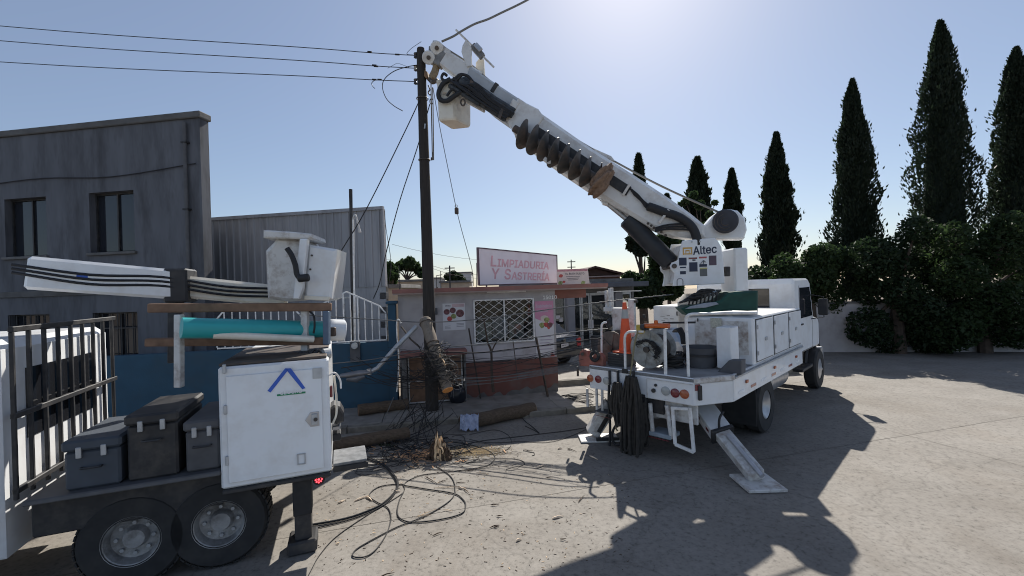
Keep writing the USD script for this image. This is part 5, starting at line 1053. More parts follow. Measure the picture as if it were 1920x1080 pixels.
part(tk, 'black_bar', MB().beam(TP(1243, 605.5, .5), TP(1304, 604.5, .5), .03, .03), black_steel)
m = MB()
for k in range(4): m.tube(spline([TP(1262 + 3 * k, 622, 1.0), TP(1268 + 3 * k, 618 - k, .9), TP(1276 + 2.5 * k, 628, .9), TP(1279 + 3 * k, 645, .9)], 5), .018, 6)
part(tk, 'bed_hoses', m, hose_black, smooth=50)
# pedestal, gusset, cabinet on the bed
pc = P(1318, 500, 9.0); pc = np.array([pc[0], pc[1], 0])
part(tk, 'pedestal', MB().tubeseg([pc + [0, 0, z] for z in (ZD, ZD + .02, 2.0, 2.02, 2.3, 2.46)], [.62, .6, .5, .52, .52, .4], 26), M('beige_white', (.52, .49, .43), .5, var=.08, sc=4, dirt=(.3, .24, .18), damt=.6), smooth=35)
part(tk, 'gusset_plate', RP.prism(MB(), [TR(*q, 1.05) for q in ((1249, 641), (1273, 641), (1312, 698), (1252, 698))], -1.11, -1.05, .008), white_truck)
part(tk, 'gusset_box', RP.prism(MB(), [TR(*q, 1.2) for q in ((1240, 617), (1262, 617), (1276, 642), (1243, 643))], -1.5, -1.2, .01), M('pale_blue', (.34, .42, .52), .5, var=.1))
part(tk, 'bed_cabinet', pbox(MB(), 1342, 613, 1372, 693, .95, 1.3, .012), white_truck)
part(tk, 'bed_cabinet_foot', RP.prism(MB(), [TR(*q, .75) for q in ((1343, 700), (1366, 676), (1390, 676), (1390, 702))], -.95, -.75, .01), grey_plastic)
# turret
TB = Plane(P(1310, 490, 8.3), (1, -.10, 0)); tq = lambda x, y: TB.T(x, y)
pan = [tq(*q) for q in ((1280, 451), (1340, 446), (1346.5, 452), (1353, 463), (1357.5, 500), (1359, 532), (1262, 536.5), (1265, 520), (1264.5, 512), (1258.5, 506), (1256.5, 498), (1260, 492.5), (1267, 490.5), (1271.5, 487))]
tp_ = part(tk, 'turret_panel', TB.prism(MB(), pan, -.05, 0, .012), white_truck)
part(tk, 'turret_panel', TB.prism(MB(), pan, -.85, -.8, .012), white_truck)
core = [tq(*q) for q in ((1284, 458), (1338, 453), (1352, 480), (1354, 528), (1272, 531), (1276, 495))]; part(tk, 'turret_core', TB.prism(MB(), core, -.798, -.052), white_worn)
c = tq(1264, 499); part(tk, 'cylinder_pin', MB().cyl(TB.W(*c, -.9), TB.W(*c, .03), .045, n=16), dark_iron)
m = MB()
x0, z0 = tq(1299.5, 477.5); x1 = tq(1344, 473.5)[0]
lt_ = meshkit.text_mesh('Altec', .15, .003, True); v = np.array(lt_.vertices); k = (x1 - x0) / (v[:, 0].max() - v[:, 0].min()); vx = (v[:, 0] - v[:, 0].min()) * k
sl_ = (tq(1344, 473.5)[1] - z0) / (x1 - x0)
m.raw(TB.o + np.outer(x0 + vx, TB.a) + np.outer(z0 + v[:, 1] + vx * sl_, TB.u) + np.outer(.001 + v[:, 2], TB.n), lt_.faces); part(tp_, 'lettering', m, ink_navy)
def strip(mb, x0, y0, x1, y1, o=.004): a = tq(x0, y0); b = tq(x1, y1); return TB.rect(mb, a[0], b[0], min(a[1], b[1]), max(a[1], b[1]), .001, o)
m = MB()
for a in ((1280, 464, 1298, 466.3), (1280, 466.4, 1282.5, 478), (1295.5, 466.4, 1298, 477), (1285, 469, 1293, 471), (1285, 471.1, 1286.7, 475), (1291.5, 471.1, 1293, 475), (1282.6, 475.1, 1295.4, 477)): strip(m, *a)
part(tp_, 'emblem', m, ink_gold)
for a, mt in (((1273, 483.5, 1287.5, 497.5), ink_navy), ((1292, 492, 1308, 509), ink_navy), ((1312, 504.5, 1326, 517.5), M('decal_grey', (.12, .125, .12), .6)), ((1329, 479.5, 1343.5, 497), M('decal_maroon', (.10, .07, .09), .6)), ((1275, 508.5, 1286, 514), ink_navy), ((1312, 502, 1326, 504.3), M('decal_yellow', (.42, .38, .16), .6)), ((1291, 483, 1307, 485.5), lens_red), ((1310.5, 481.5, 1325, 484), M('decal_red', (.42, .1, .1), .6)), ((1275, 500.5, 1286, 502.5), ink_navy), ((1298, 486.5, 1304, 489), ink_navy), ((1311, 495.5, 1325.5, 500), ink_navy)): part(tp_, 'decal', strip(MB(), *a), mt)
m = MB()
for (a, b) in (((1312, 496), (1319, 488)), ((1319, 488), (1323.5, 492)), ((1319, 488), (1319, 495))): m.beam(TB.W(*tq(*a), .003), TB.W(*tq(*b), .003), .004, .03, TB.n)
part(tp_, 'pictogram', m, ink_navy)
m = MB(); m.tube([TB.W(*tq(1275 + 5.5 * math.cos(a), 527 - 5 * math.sin(a)), .002) for a in np.linspace(0, math.pi, 14)], .006, 5)
for x in (1269.5, 1280.5): m.tube([TB.W(*tq(x, 527), .002), TB.W(*tq(x, 535.5), .002)], .006, 5)
part(tp_, 'slot_edge', m, decal_grey if 'decal_grey' in globals() else ink_dark)
for x, y in ((1297, 453.5), (1312, 453)): part(tp_, 'bolt', MB().cyl(TB.W(*tq(x, y), 0), TB.W(*tq(x, y), .012), .016, n=10), galv)
# control console under the turret with its green cover
c0 = P(1318, 560, 8.0)
KP = Plane(P(1320, 570, 7.9), (1, -.15, 0)); kq = lambda x, y: KP.T(x, y)
m = KP.prism(MB(), [kq(*q) for q in ((1276, 579), (1290, 592), (1300, 589), (1330, 587), (1366, 581), (1420, 584), (1420, 545), (1366, 548), (1350, 563), (1320, 572), (1290, 573))], -.5, .05, .03)
part(tk, 'green_cover', m, green_tarp)
part(tk, 'console_plate', KP.prism(MB(), [kq(*q) for q in ((1283, 579), (1320, 576.5), (1345, 570), (1340, 566), (1318, 568), (1292, 574))], .051, .09, .006), M('plate_grey', (.26, .28, .32), .45))
m = MB()
for k in range(8):
    x = 1294 + k * 7.2; y = 561 - k * 1.0; a, b = KP.W(*kq(x, y + 11), -.1), KP.W(*kq(x + 1, y), -.05); m.cyl(a, b, .014, n=6); m.cyl(b, b + [0, 0, .07], .032, .026, 8)
part(tk, 'lever', m, black_steel); part(tk, 'lever_plate', KP.prism(MB(), [kq(*q) for q in ((1316, 551), (1343, 543), (1346, 548), (1318, 557))], -.09, -.05, .006), M('blue_grey', (.25, .31, .38), .4))
m = MB()
for k in range(9): m.tube(spline([KP.W(*kq(1278 + 4 * k, 568 - k), -.15), KP.W(*kq(1290 + 4 * k, 560 - 2 * k + rng.uniform(-4, 4)), .0), KP.W(*kq(1310 + 5 * k, 562 - 2 * k), -.12), KP.W(*kq(1335 + 3 * k, 545), -.3)], 5), .022, 6)
part(tk, 'console_hoses', m, hose_black, smooth=50)
# ---- the boom
BPl = Plane(P(1330, 425, 8.62), (1, -.17, 0)); bq = lambda x, y, o=0: BPl.T(x, y, o); bw_ = lambda x, y, o=0: BPl.W(*BPl.T(x, y, o), o)
bpoly = lambda pts, o=0: [bq(x, y, o) for x, y in pts]
low = ((985, 197), (1110, 284), (1180, 328), (1250, 374), (1292, 404), (1316, 424), (1318, 447), (1294, 449), (1262, 445), (1216, 428), (1130, 376), (1050, 322), (968, 262), (970, 240))
boom = part(tk, 'boom', BPl.prism(MB(), bpoly(low), -.24, .24, .07), white_boom)
part(boom, 'boom_stage', BPl.prism(MB(), bpoly(((884, 130), (990, 200), (966, 245), (925, 216), (872, 168))), -.17, .17, .04), M('stage_grey', (.42, .44, .46), .5, var=.1, dirt=(.25, .24, .23), damt=.5))
part(boom, 'boom_tip', BPl.prism(MB(), bpoly(((836, 96), (850, 104), (905, 139), (892, 172), (866, 156), (822, 122))), -.13, .13, .035), white_boom)
part(boom, 'collar', BPl.prism(MB(), bpoly(((975, 193), (990, 203), (1012, 214), (1022, 228), (1000, 262), (968, 258), (955, 236))), -.28, .28, .02), white_boom)
part(boom, 'collar_plate', BPl.prism(MB(), bpoly(((966, 196), (978, 203), (958, 236), (947, 229))), -.25, .3, .01), white_worn)
part(boom, 'side_channel', BPl.prism(MB(), bpoly(((1000, 232), (1060, 270), (1184, 351), (1174, 367), (1050, 285), (990, 248)), .25), .241, .262), black_steel)
char = M('charcoal', (.045, .05, .056), .55, var=.5, sc=9)
part(boom, 'hydraulic_plate', BPl.prism(MB(), bpoly(((850, 150), (872, 143), (893, 154), (966, 206), (952, 228), (914, 206), (890, 194), (866, 176)), .2), .175, .2, .005), char)
for x0, y0, x1, y1, r, o in ((862, 152, 962, 216, .075, .3), (860, 168, 948, 224, .06, .3), (884, 158, 966, 208, .05, .27), (842, 160, 900, 196, .05, .34)): part(boom, 'hydraulic_cylinder', MB().cyl(bw_(x0, y0, o), bw_(x1, y1, o), r, n=14, b=.015), char, smooth=40)
for x, y in ((885, 163), (915, 186), (944, 208)): part(boom, 'hose_clamp', BPl.prism(MB(), bpoly(((x - 3, y - 14), (x + 3, y - 10), (x - 6, y + 16), (x - 11, y + 12)), .4), .37, .4, .005), dark_iron)
for x0, y0, x1, y1 in ((868, 186, 908, 208), (896, 193, 940, 222)): part(boom, 'lower_bracket', MB().beam(bw_(x0, y0, .15), bw_(x1, y1, .15), .12, .05), white_worn)
m = MB()
for k in range(9): m.tube(spline([bw_(846 + 4 * k, 152 + 3 * k - 1.6 * k, .40), bw_(872 + 3 * k, 168 - k + rng.uniform(-3, 3), .44), bw_(905 + 2 * k, 192 - k + rng.uniform(-3, 3), .42), bw_(948 + 2 * k, 222 - 1.2 * k, .36)], 5), rng.choice([.014, .02, .026]), 6)
part(boom, 'hydraulic_hoses', m, hose_black, smooth=50)
m = MB()
for pts, r in ((((845, 148), (830, 158), (822, 175), (826, 187), (838, 189), (852, 180), (866, 172)), .05), (((838, 142), (832, 138), (828, 146), (836, 152), (850, 150), (862, 140), (876, 142), (886, 152)), .03), (((850, 146), (858, 158), (845, 170), (838, 180)), .028), (((866, 140), (850, 160), (858, 172), (880, 176)), .03)):
    m.tube(spline([bw_(x, y, .36) for x, y in pts], 6), r, 8)
part(boom, 'tip_hoses', m, hose_black, smooth=50)
part(boom, 'chain_link', MB().tube([bw_(868 + 4 * math.cos(a), 192 + 6 * math.sin(a), .36) for a in np.linspace(0, 6.3, 15)], .018, 6), dark_iron, smooth=50)
part(boom, 'boom_band', BPl.prism(MB(), bpoly(((932, 161), (938, 165), (928, 181), (922, 177))), -.19, .19, .01), black_steel)
# holder arms and cross rod near the tip
part(boom, 'holder_arm', BPl.prism(MB(), bpoly(((879, 132), (872, 114), (869, 104), (871, 93), (877, 82), (887, 95), (888, 130))), .1, .17, .012), white_boom)
part(boom, 'holder_arm', BPl.prism(MB(), bpoly(((889, 126), (890, 112), (897, 104), (905, 106), (907, 138), (898, 132))), -.17, -.1, .012), fibreglass)
part(boom, 'cross_rod', MB().cyl(bw_(855, 56, .0), bw_(926, 126, 0), .022, n=10), white_worn); part(boom, 'rod_clamp', MB().beam(bw_(886, 86, .02), bw_(905, 107, .02), .14, .11, BPl.n, .012), M('clamp_grey', (.16, .16, .165), .5, var=.3, sc=10)); part(boom, 'rod_clamp', MB().beam(bw_(891, 83, .1), bw_(902, 95, .1), .1, .06, BPl.n, .01), steel)
# sheave head and pole claw
for x, y in ((819, 90), (803.5, 108)):
    s_ = part(boom, 'sheave', MB().cyl(bw_(x, y, -.16), bw_(x, y, .2), .14, n=26, b=.02), white_boom, smooth=35); part(s_, 'sheave_hub', MB().cyl(bw_(x, y, .2), bw_(x, y, .225), .045, n=14), dark_iron)
part(boom, 'head_plate', BPl.prism(MB(), bpoly(((808, 92), (826, 95), (840, 106), (826, 128), (806, 118))), -.1, .14, .015), M('head_grey', (.20, .20, .20), .55, var=.3, sc=9))
part(boom, 'head_top', BPl.prism(MB(), bpoly(((828, 88), (846, 99), (852, 108), (842, 106), (826, 96))), -.12, .12, .01), white_worn)
part(boom, 'pole_claw', BPl.prism(MB(), bpoly(((815, 122), (823, 124), (820, 136), (815, 147), (808, 152), (806, 144), (811, 134))), -.08, .08, .015), M('claw_tan', (.25, .19, .12), .8, var=.3, sc=14))
part(boom, 'pole_claw', BPl.prism(MB(), bpoly(((798, 135), (803, 137), (805, 147), (801, 150), (797, 145))), -.08, .08, .01), M('claw_brown', (.20, .12, .07), .8, var=.3, sc=14)); part(boom, 'claw_pivot', MB().tube(spline([bw_(805, 147, .05), bw_(810, 154, .05), bw_(817, 152, .05), bw_(822, 150, .05)], 5), .045, 9), dark_iron, smooth=50)
# bucket
zb2 = P(852.7, 223, 9.2)[2]; cn = [P(852.7, 223, 9.2), P(820.5, 226.8, 9.27), P(847.6, 244, 9.82), P(884.7, 239.8, 9.73)]; cn = np.array([[c[0], c[1], zb2] for c in cn]); ctr = cn.mean(0)
rings = []
for z, s in ((0, .90), (.03, .98), (.06, 1.0), (.45, 1.03), (.80, 1.05), (.80, 1.08), (.86, 1.08), (.86, 1.0), (.12, .94)):
    rg_ = []
    for i in range(4):
        for k, w in ((-1, .12), (1, .12)): nb_ = cn[(i + k) % 4]; rg_.append((cn[i] + (nb_ - cn[i]) * .09 - ctr) * s + ctr + [0, 0, z])
    rings.append(np.array(rg_)[[0, 1, 2, 3, 4, 5, 6, 7]])
v = np.vstack(rings); f = []
for k in range(len(rings) - 1):
    for i in range(8): j = (i + 1) % 8; f.append([k * 8 + i, k * 8 + j, (k + 1) * 8 + j, (k + 1) * 8 + i])
bm = MB().raw(v, f); bm.raw(rings[0], [[0, i, i + 1] for i in range(1, 7)]); bm.raw(rings[-1], [[0, i + 1, i] for i in range(1, 7)])
bk = part(tk, 'bucket', bm, fibreglass)
m = MB()
for i, k in ((0, 1), (0, 3)):
    a = cn[i] * .62 + cn[k] * .38; b = cn[i] * .38 + cn[k] * .62; nrm = np.cross(b - a, [0, 0, 1]); nrm /= np.linalg.norm(nrm); nrm *= np.sign(nrm @ (a - ctr)); m.beam(a + nrm * .06 + [0, 0, .55], b + nrm * .06 + [0, 0, .55], .012, .03)
part(bk, 'foot_slot', m, M('slot_tan', (.4, .33, .25), .7)); part(bk, 'bucket_bracket', MB().beam(bw_(862, 160, .1), ctr + [.1, .1, .75], .16, .2, b=.02), dark_iron)
# auger stowed along the boom
a0, a1 = bw_(973, 246, .42), bw_(1129, 340, .58); e = a1 - a0; AL = np.linalg.norm(e); e /= AL; x_ = np.cross(e, BPl.n); x_ /= np.linalg.norm(x_); y_ = np.cross(e, x_)
au = part(boom, 'auger', MB().cyl(a0 - e * .12, a1 + e * .03, .075, n=16), dark_iron, smooth=40)
v, f = [], []; N = 170; turns = 7.4; R = .30
for k in range(N + 1):
    s = k / N; a = s * turns * 2 * math.pi + 1.2; d = math.cos(a) * x_ + math.sin(a) * y_; Rr = R * (1 + .02 * math.sin(a * 3.3)) * min(1, .55 + 6 * (s + .02))
    for r, o in ((.07, .05), (Rr, -.075), (Rr, -.06), (.07, .066)): v.append(a0 + e * (AL * s * .93 + .03 + o) + d * r)
    if k < N:
        for q in range(4): f.append([4 * k + q, 4 * k + 4 + q, 4 * k + 4 + (q + 1) % 4, 4 * k + (q + 1) % 4])
part(au, 'flight', MB().raw(v, f), M('auger_iron', (.072, .067, .063), .55, .3, var=.35, sc=5, dirt=(.17, .12, .09), damt=.8, dsc=4), smooth=40)
s = trimesh.creation.icosphere(3, 1.0); v = np.array(s.vertices); v = v * (1 + .13 * np.sin(v[:, :1] * 7 + v[:, 1:2] * 5) + .08 * np.sin(v[:, 2:] * 13)) * [.15, .33, .30]
part(au, 'muddy_bit', (a1 - e * .02 + np.outer(v[:, 0], e) + np.outer(v[:, 1], x_) + np.outer(v[:, 2], y_), s.faces), mud, smooth=40)
m = MB(); rs_ = np.random.default_rng(5)
for k in range(10): a = k * .628; d = math.cos(a) * x_ + math.sin(a) * y_; m.beam(a1 + d * .22, a1 + d * .27 + e * .13, .04, .05)
part(au, 'auger_rest', MB().beam(bw_(1030, 303, .25), bw_(1030, 303, .62), .06, .09, b=.01).beam(bw_(1020, 297, .62), bw_(1030, 305, .6), .05, .07), white_worn)
# lift cylinder and base hoses
part(boom, 'lift_cylinder', MB().cyl(bw_(1174, 410, -.02), bw_(1258, 494, -.02), .185, n=24, b=.04), M('cyl_black', (.018, .02, .024), .45, var=.3, sc=5), smooth=40)
part(boom, 'cylinder_rod', MB().cyl(bw_(1128, 373, -.02), bw_(1176, 412, -.02), .05, n=14), steel, smooth=40); part(boom, 'cylinder_lug', BPl.prism(MB(), bpoly(((1122, 366), (1138, 374), (1140, 386), (1130, 383))), -.1, .1, .01), white_boom)
m = MB()
m.tube(spline([bw_(x, y, .3) for x, y in ((1212, 386), (1230, 392), (1246, 398), (1266, 404), (1285, 414), (1299, 428), (1306, 446), (1308, 460))], 6), [.03] + [.085] * 41 + [.085], 10); part(boom, 'hose_sleeve', m, hose_black, smooth=50)
m = MB()
for k in range(5): m.tube(spline([bw_(1180 + 2 * k, 352 + 3 * k, .27), bw_(1195 + 2 * k, 364 + 3.5 * k, .29), bw_(1206 + k, 376 + 3 * k, .3), bw_(1218, 386 + k, .3)], 5), .017, 6)
for k in range(3): m.tube(spline([bw_(1228, 428 + 3 * k, .27), bw_(1250, 422 + 4 * k, .3), bw_(1280, 420 + 5 * k, .3), bw_(1300, 424 + 4 * k, .3)], 5), .02, 6)
part(boom, 'boom_hoses', m, hose_black, smooth=50)
for a, b in (((1181, 345), (1168, 366)), ((1254, 393), (1236, 418))): part(boom, 'tie_bar', MB().beam(bw_(*a, .36), bw_(*b, .30), .05, .03, BPl.n, .006), white_boom)
m = MB()
for x, y in ((1215, 419), (1221, 423), (1226, 427), (1240, 435), (1248, 441)): m.cyl(bw_(x, y, .235), bw_(x, y, .262), .028, n=8)
part(boom, 'bolts', m, dark_iron)
part(boom, 'rope_guide', BPl.prism(MB(), bpoly(((1112, 279), (1146, 294), (1153, 303), (1140, 301), (1120, 291))), -.05, .05, .006), white_worn)
part(boom, 'winch_rope', MB().tube(spline([bw_(x, y, .02) for x, y in ((812, 78), (822, 79), (838, 92), (880, 119), (912, 146), (950, 176), (1000, 210), (1070, 255), (1142, 297), (1240, 349), (1348, 398))], 6), .021, 7), rope_grey, smooth=50)
# winch with its white housing
part(tk, 'winch_housing', BPl.prism(MB(), bpoly(((1306, 448), (1310, 430), (1326, 418), (1338, 404), (1350, 395), (1366, 391), (1384, 394), (1398, 408), (1402, 430), (1396, 448))), -.35, -.02, .03), white_truck)
part(tk, 'winch_drum', MB().cyl(bw_(1360, 415, -.02), bw_(1360, 415, .16), .235, n=28, b=.02), M('drum_navy', (.03, .033, .045), .45, var=.3), smooth=40)
for k in range(3):
    part(tk, 'winch_ring', MB().tube([bw_(1360, 415, .162) + (.08 + .06 * k) * (math.cos(a) * BPl.a + math.sin(a) * BPl.u) for a in np.linspace(0, 6.4, 28)], .008, 5), dark_iron)
# operator seat side (right of the panel)
part(tk, 'turret_side_box', MB().box(P(1376, 508, 8.9), (.14, .3, .45), b=.03), white_truck); part(tk, 'turret_motor', MB().cyl(P(1362, 500, 8.6), P(1362, 518, 8.6), .07, n=14, b=.01), black_steel)
# ---- outriggers, steps, ladder
ft = G(1110, 819, .02); kn = P(1146, 757, 7.75)
og = part(tk, 'outrigger_leg', MB().beam(ft + [0, 0, .07], kn, .24, .2, (0, 1, 0), .012), white_worn); part(og, 'leg_slot', MB().beam(ft * .8 + kn * .2 + [.03, -.108, .0], ft * .25 + kn * .75 + [.03, -.108, 0], .07, .02, (0, 1, 0)), black_steel)
fc = G(1122, 821, .022); part(og, 'foot_plate', MB().box(fc, (.34, .2, .015), b=.006), white_worn); part(og, 'foot_pin', MB().beam(G(1118, 824, .06), G(1160, 822, .06), .05, .05), black_steel)
part(tk, 'step', pbox(MB(), 1113, 771, 1145, 777, -.1, .25, .008), grey_plastic); part(tk, 'step_reflector', pbox(MB(), 1114, 777.5, 1144, 785, -.115, -.102, .002), lens_red)
for x0, y0, y1 in ((1118.5, 730, 772), (1129, 731, 770), (1101, 728, 762)): part(tk, 'step_post', MB().tube([TP(x0, y0, .0), TP(x0 + 1, y1, .0)], .024, 8), white_worn)
part(tk, 'step', pbox(MB(), 1216, 808, 1258, 826, -.02, .3, .01), M('step_blue', (.25, .29, .33), .6, var=.2)); part(tk, 'step_reflector', pbox(MB(), 1216, 819, 1254, 827, -.034, -.022, .002), lens_red)
for a, b in (((1219, 756), (1224, 812)), ((1250, 760), (1259, 822))): part(tk, 'step_post', MB().tube([TP(*a, .02), TP(*b, .02)], .033, 8), white_worn)
for a, b in (((1261, 762), (1266, 833)), ((1293, 764), (1301, 848)), ((1266, 833), (1301, 848)), ((1262, 765), (1294, 767))): part(tk, 'ladder_bar', MB().beam(TP(*a, .03), TP(*b, .03), .045, .045, Fv, .006), white_bar)
fo = G(1420, 905, .03); kn2 = P(1316, 762, 7.0)
fm = fo * .42 + kn2 * .58
og = part(tk, 'outrigger_leg', MB().beam(fm, kn2, .30, .24, (0, 1, 0), .015), white_truck); part(og, 'inner_leg', MB().beam(fo + [0, 0, .08], fm + (kn2 - fm) * .1, .22, .17, (0, 1, 0), .012), white_worn); part(og, 'leg_collar', MB().beam(fm - (kn2 - fm) * .02, fm + (kn2 - fm) * .07, .33, .27, (0, 1, 0), .008), black_steel); part(og, 'leg_cylinder', MB().cyl(fo + [.0, -.12, .14], fm + [0, -.16, .05], .035, n=12), steel, smooth=40)
for k in range(3): q0 = fm + (kn2 - fm) * (.2 + .22 * k); part(og, 'leg_reflector', MB().beam(q0, q0 + (kn2 - fm) * .14, .306, .06, (0, 1, 0)), lens_red if k % 2 == 0 else ink_white)
part(og, 'foot_plate', MB().box(fo, (.25, .25, .02), b=.006), white_worn)
part(tk, 'outrigger_hose', MB().tube(spline([P(1356, 772, 6.5), P(1349, 785, 6.45), P(1349, 805, 6.45), P(1356, 825, 6.45), P(1366, 832, 6.45)], 5), .018, 7), hose_black, smooth=50)
part(tk, 'outrigger_beam', MB().beam(P(1205, 770, 7.3), P(1330, 765, 7.2), .2, .22, b=.01), white_worn)
# wire puller at the rear left corner of the deck
wp = part(tk, 'winch_side_plate', RP.prism(MB(), [TR(*q, .1) for q in ((1085, 686), (1084, 668), (1087, 659), (1093, 655), (1100, 658), (1103, 668), (1110, 669), (1116, 662), (1124, 663), (1130, 670), (1130, 689))], -.22, -.1, .015), salmon)
part(tk, 'winch_cable', MB().tube([TP(1115 + 7 * math.cos(a), 668 + 8 * math.sin(a), .05) for a in np.linspace(0, 6.4, 20)], .03, 8), wire_dark, smooth=50)
for x in (1092, 1122): part(tk, 'winch_bolt', MB().cyl(TP(x, 664, .1), TP(x, 664, .03), .03, n=10), dark_iron)
part(tk, 'winch_foot', MB().cyl(TP(1083.5, 688, .08), TP(1083.5, 705, .08), .02, n=8), dark_iron)
# loose things on the deck
bx = thing('black_crate', 'black ribbed crate on the truck deck under the traffic cone', 'crate', TP(1152, 688, .25)); (ca, cz1), (cb_, _) = TR(1139, 661, .22), TR(1171, 661, .22)
part(bx, 'crate_body', tbox(MB(), ca, cb_, .22, .6, ZD + .003, cz1, .01), grey_plastic)
for k in range(5): z = ZD + .04 + k * (cz1 - ZD - .06) / 4; part(bx, 'rib', tbox(MB(), ca + .01, cb_ - .01, .2, .218, z - .012, z + .012, .004), black_steel)
cc = TW((ca + cb_) / 2 + .08, .42, cz1 + .004); cn_ = thing('traffic_cone', 'orange traffic cone with a grey reflective collar standing on the truck deck', 'cone', cc)
part(cn_, 'base', MB().box(cc + [0, 0, .015], (.17, .17, .015), [Rv, Fv, Zv], .008), orange)
prof = lambda z: .125 - .09 * z / .86
part(cn_, 'cone_body', MB().tubeseg([cc + [0, 0, z] for z in (.03, .60)], [prof(.03), prof(.60)], 24), orange, smooth=40)
part(cn_, 'collar', MB().tubeseg([cc + [0, 0, z] for z in (.602, .76)], [prof(.6) + .003, prof(.76) + .003], 24), M('collar_grey', (.38, .38, .36), .5, dirt=(.15, .13, .11), damt=.6), smooth=40)
part(cn_, 'cone_tip', MB().tubeseg([cc + [0, 0, z] for z in (.761, .87, .89, .89)], [prof(.76), prof(.87), .03, .001], 24), orange, smooth=40)
tb_ = thing('grey_tub', 'dark grey round tub standing on the truck deck behind the rail', 'tub', TP(1315, 697, 1.1)); r, z = TR(1314, 650, 1.1)
part(tb_, 'tub_body', MB().tubeseg([TW(r, 1.1, q) for q in (ZD + .004, ZD + .01, z - .02, z, z, ZD + .05)], [.2, .24, .29, .3, .28, .22], 26), grey_plastic, smooth=40); part(tb_, 'tub_band', MB().tubeseg([TW(r, 1.1, q) for q in (z - .14, z - .14, z - .10, z - .10)], [.27, .292, .297, .27], 26), black_steel)
def slings(lab, x0, x1, ytop, ybot, n, f, rad, seed, mt, spread=1.0):
    R_ = np.random.default_rng(seed); o = thing('hanging_slings', lab, 'slings', TP((x0 + x1) / 2, ybot, f))
    for k in range(n):
        xa = x0 + (x1 - x0) * (k + .5) / n; w = R_.uniform(2.5, 7) * spread; yb = ybot - R_.uniform(0, 34); off = f - R_.uniform(.0, .2); xt = (x0 + x1) / 2 + (xa - (x0 + x1) / 2) * .55; q = lambda: R_.uniform(-2.2, 2.2)
        pts = [(xt - 1, ytop + R_.uniform(0, 6)), (xa - w * .6 + q(), ytop + 40), (xa - w * .8 + q(), (ytop + yb) / 2), (xa - w * .8 + q(), yb - 20), (xa - w * .5, yb - 5), (xa, yb), (xa + w * .5, yb - 5), (xa + w * .8 + q(), yb - 22), (xa + w * .8 + q(), (ytop + yb) / 2), (xa + w * .5 + q(), ytop + 38), (xt + 1, ytop + R_.uniform(0, 6))]
        part(o, 'sling', MB().tube(spline([TP(x, y, off) for x, y in pts], 4), rad * R_.uniform(.7, 1.25), 7), mt, smooth=60)
    return o
sl_m = M('sling_dark', (.035, .031, .027), .9, var=.4, sc=14)
slings('dark rubber hose loops hung on the hooks at the left of the truck rear', 1146, 1168, 716, 800, 11, -.05, .022, 1, sl_m)
slings('long thick bundle of dark slings hanging nearly to the road behind the truck', 1169, 1198, 704, 866, 17, -.05, .024, 2, sl_m, 1.4)
slings('dark looped sling hanging right of the long bundle, beside the step', 1201, 1211, 752, 850, 5, .12, .03, 3, sl_m, 1.5)
wire('hanging_hose', 'single thin hose hanging left of the sling bundle', [TP(1142, 722, -.06), TP(1141, 760, -.08), TP(1144, 800, -.08), TP(1143, 838, -.08)], .022, hose_black, 'hose')
wire('hanging_hose', 'hose hanging in a small loop between the hose loops and the bundle', [TP(1160, 790, -.06), TP(1150, 806, -.08), TP(1148, 822, -.08), TP(1154, 833, -.08), TP(1164, 832, -.08), TP(1169, 815, -.06)], .022, hose_black, 'hose')

# ---------------------------------------------------------------- service truck (left, foreground)
V = Plane((-1.975, 4.6, 0), (.93, .37, 0)); vq = lambda x, y, o=0: V.T(x, y, o)
zt_, zb_ = vq(612, 673)[1], vq(610, 886)[1]
st = thing('service_truck', 'white service truck with tool body, bucket and pipe racks at the left edge', 'truck', V.W(-2, 0, -1))
part(st, 'tool_body', V.rect(MB(), -1.0, 0, zb_, zt_, -2.0, 0, .02), white_truck)
dr = part(st, 'door', V.rect(MB(), -.93, -.075, zb_ + .06, zt_ - .09, .002, .02, .008), white_truck)
a, b = vq(572, 773), vq(599, 797); zc = (a[1] + b[1]) / 2
part(dr, 'latch_plate', V.prism(MB(), [(a[0], zc), (a[0] + .05, a[1]), (b[0], a[1]), (b[0], b[1]), (a[0] + .05, b[1])], .021, .027, .003), steel); part(dr, 'latch_handle', V.rect(MB(), a[0] + .06, b[0] - .015, b[1] + .02, a[1] - .02, .028, .045, .006), galv); part(dr, 'lock', MB().cyl(V.W(a[0] + .1, zc, .045), V.W(a[0] + .1, zc, .055), .02, n=12), dark_iron)
a, b = vq(557, 850), vq(574, 868); m = MB()
for q in ((a[0], a[0] + .012, b[1], a[1]), (b[0] - .012, b[0], b[1], a[1]), (a[0] + .0121, b[0] - .0121, a[1] - .012, a[1]), (a[0] + .0121, b[0] - .0121, b[1], b[1] + .012)): V.rect(m, *q, .021, .03, .003)
part(dr, 'lower_handle', m, galv)
a, b = vq(586, 690), vq(604, 708); part(dr, 'info_plate', V.rect(MB(), a[0], b[0], b[1], a[1], .021, .025, .002), galv)
a, b = vq(573, 733), vq(520, 742); w = a[0] - b[0]; part(dr, 'green_label', V.rect(MB(), b[0], a[0], b[1], a[1], .021, .024, .002), ink_green)
m = MB(); V.text(m, 'SEGURO', b[0] + .03, b[1] + .012, .034, .0242, .001, width=w - .06, bold=True); part(dr, 'label_lettering', m, ink_white)
P2 = [vq(*q) for q in ((535, 690), (546, 690), (573, 727), (567, 729))]; part(dr, 'blue_stroke', V.prism(MB(), P2, .021, .024), ink_blue); P3 = [vq(*q) for q in ((535, 690), (541, 693), (508, 735), (502, 732))]; part(dr, 'blue_stroke', V.prism(MB(), P3, .021, .024), ink_blue)
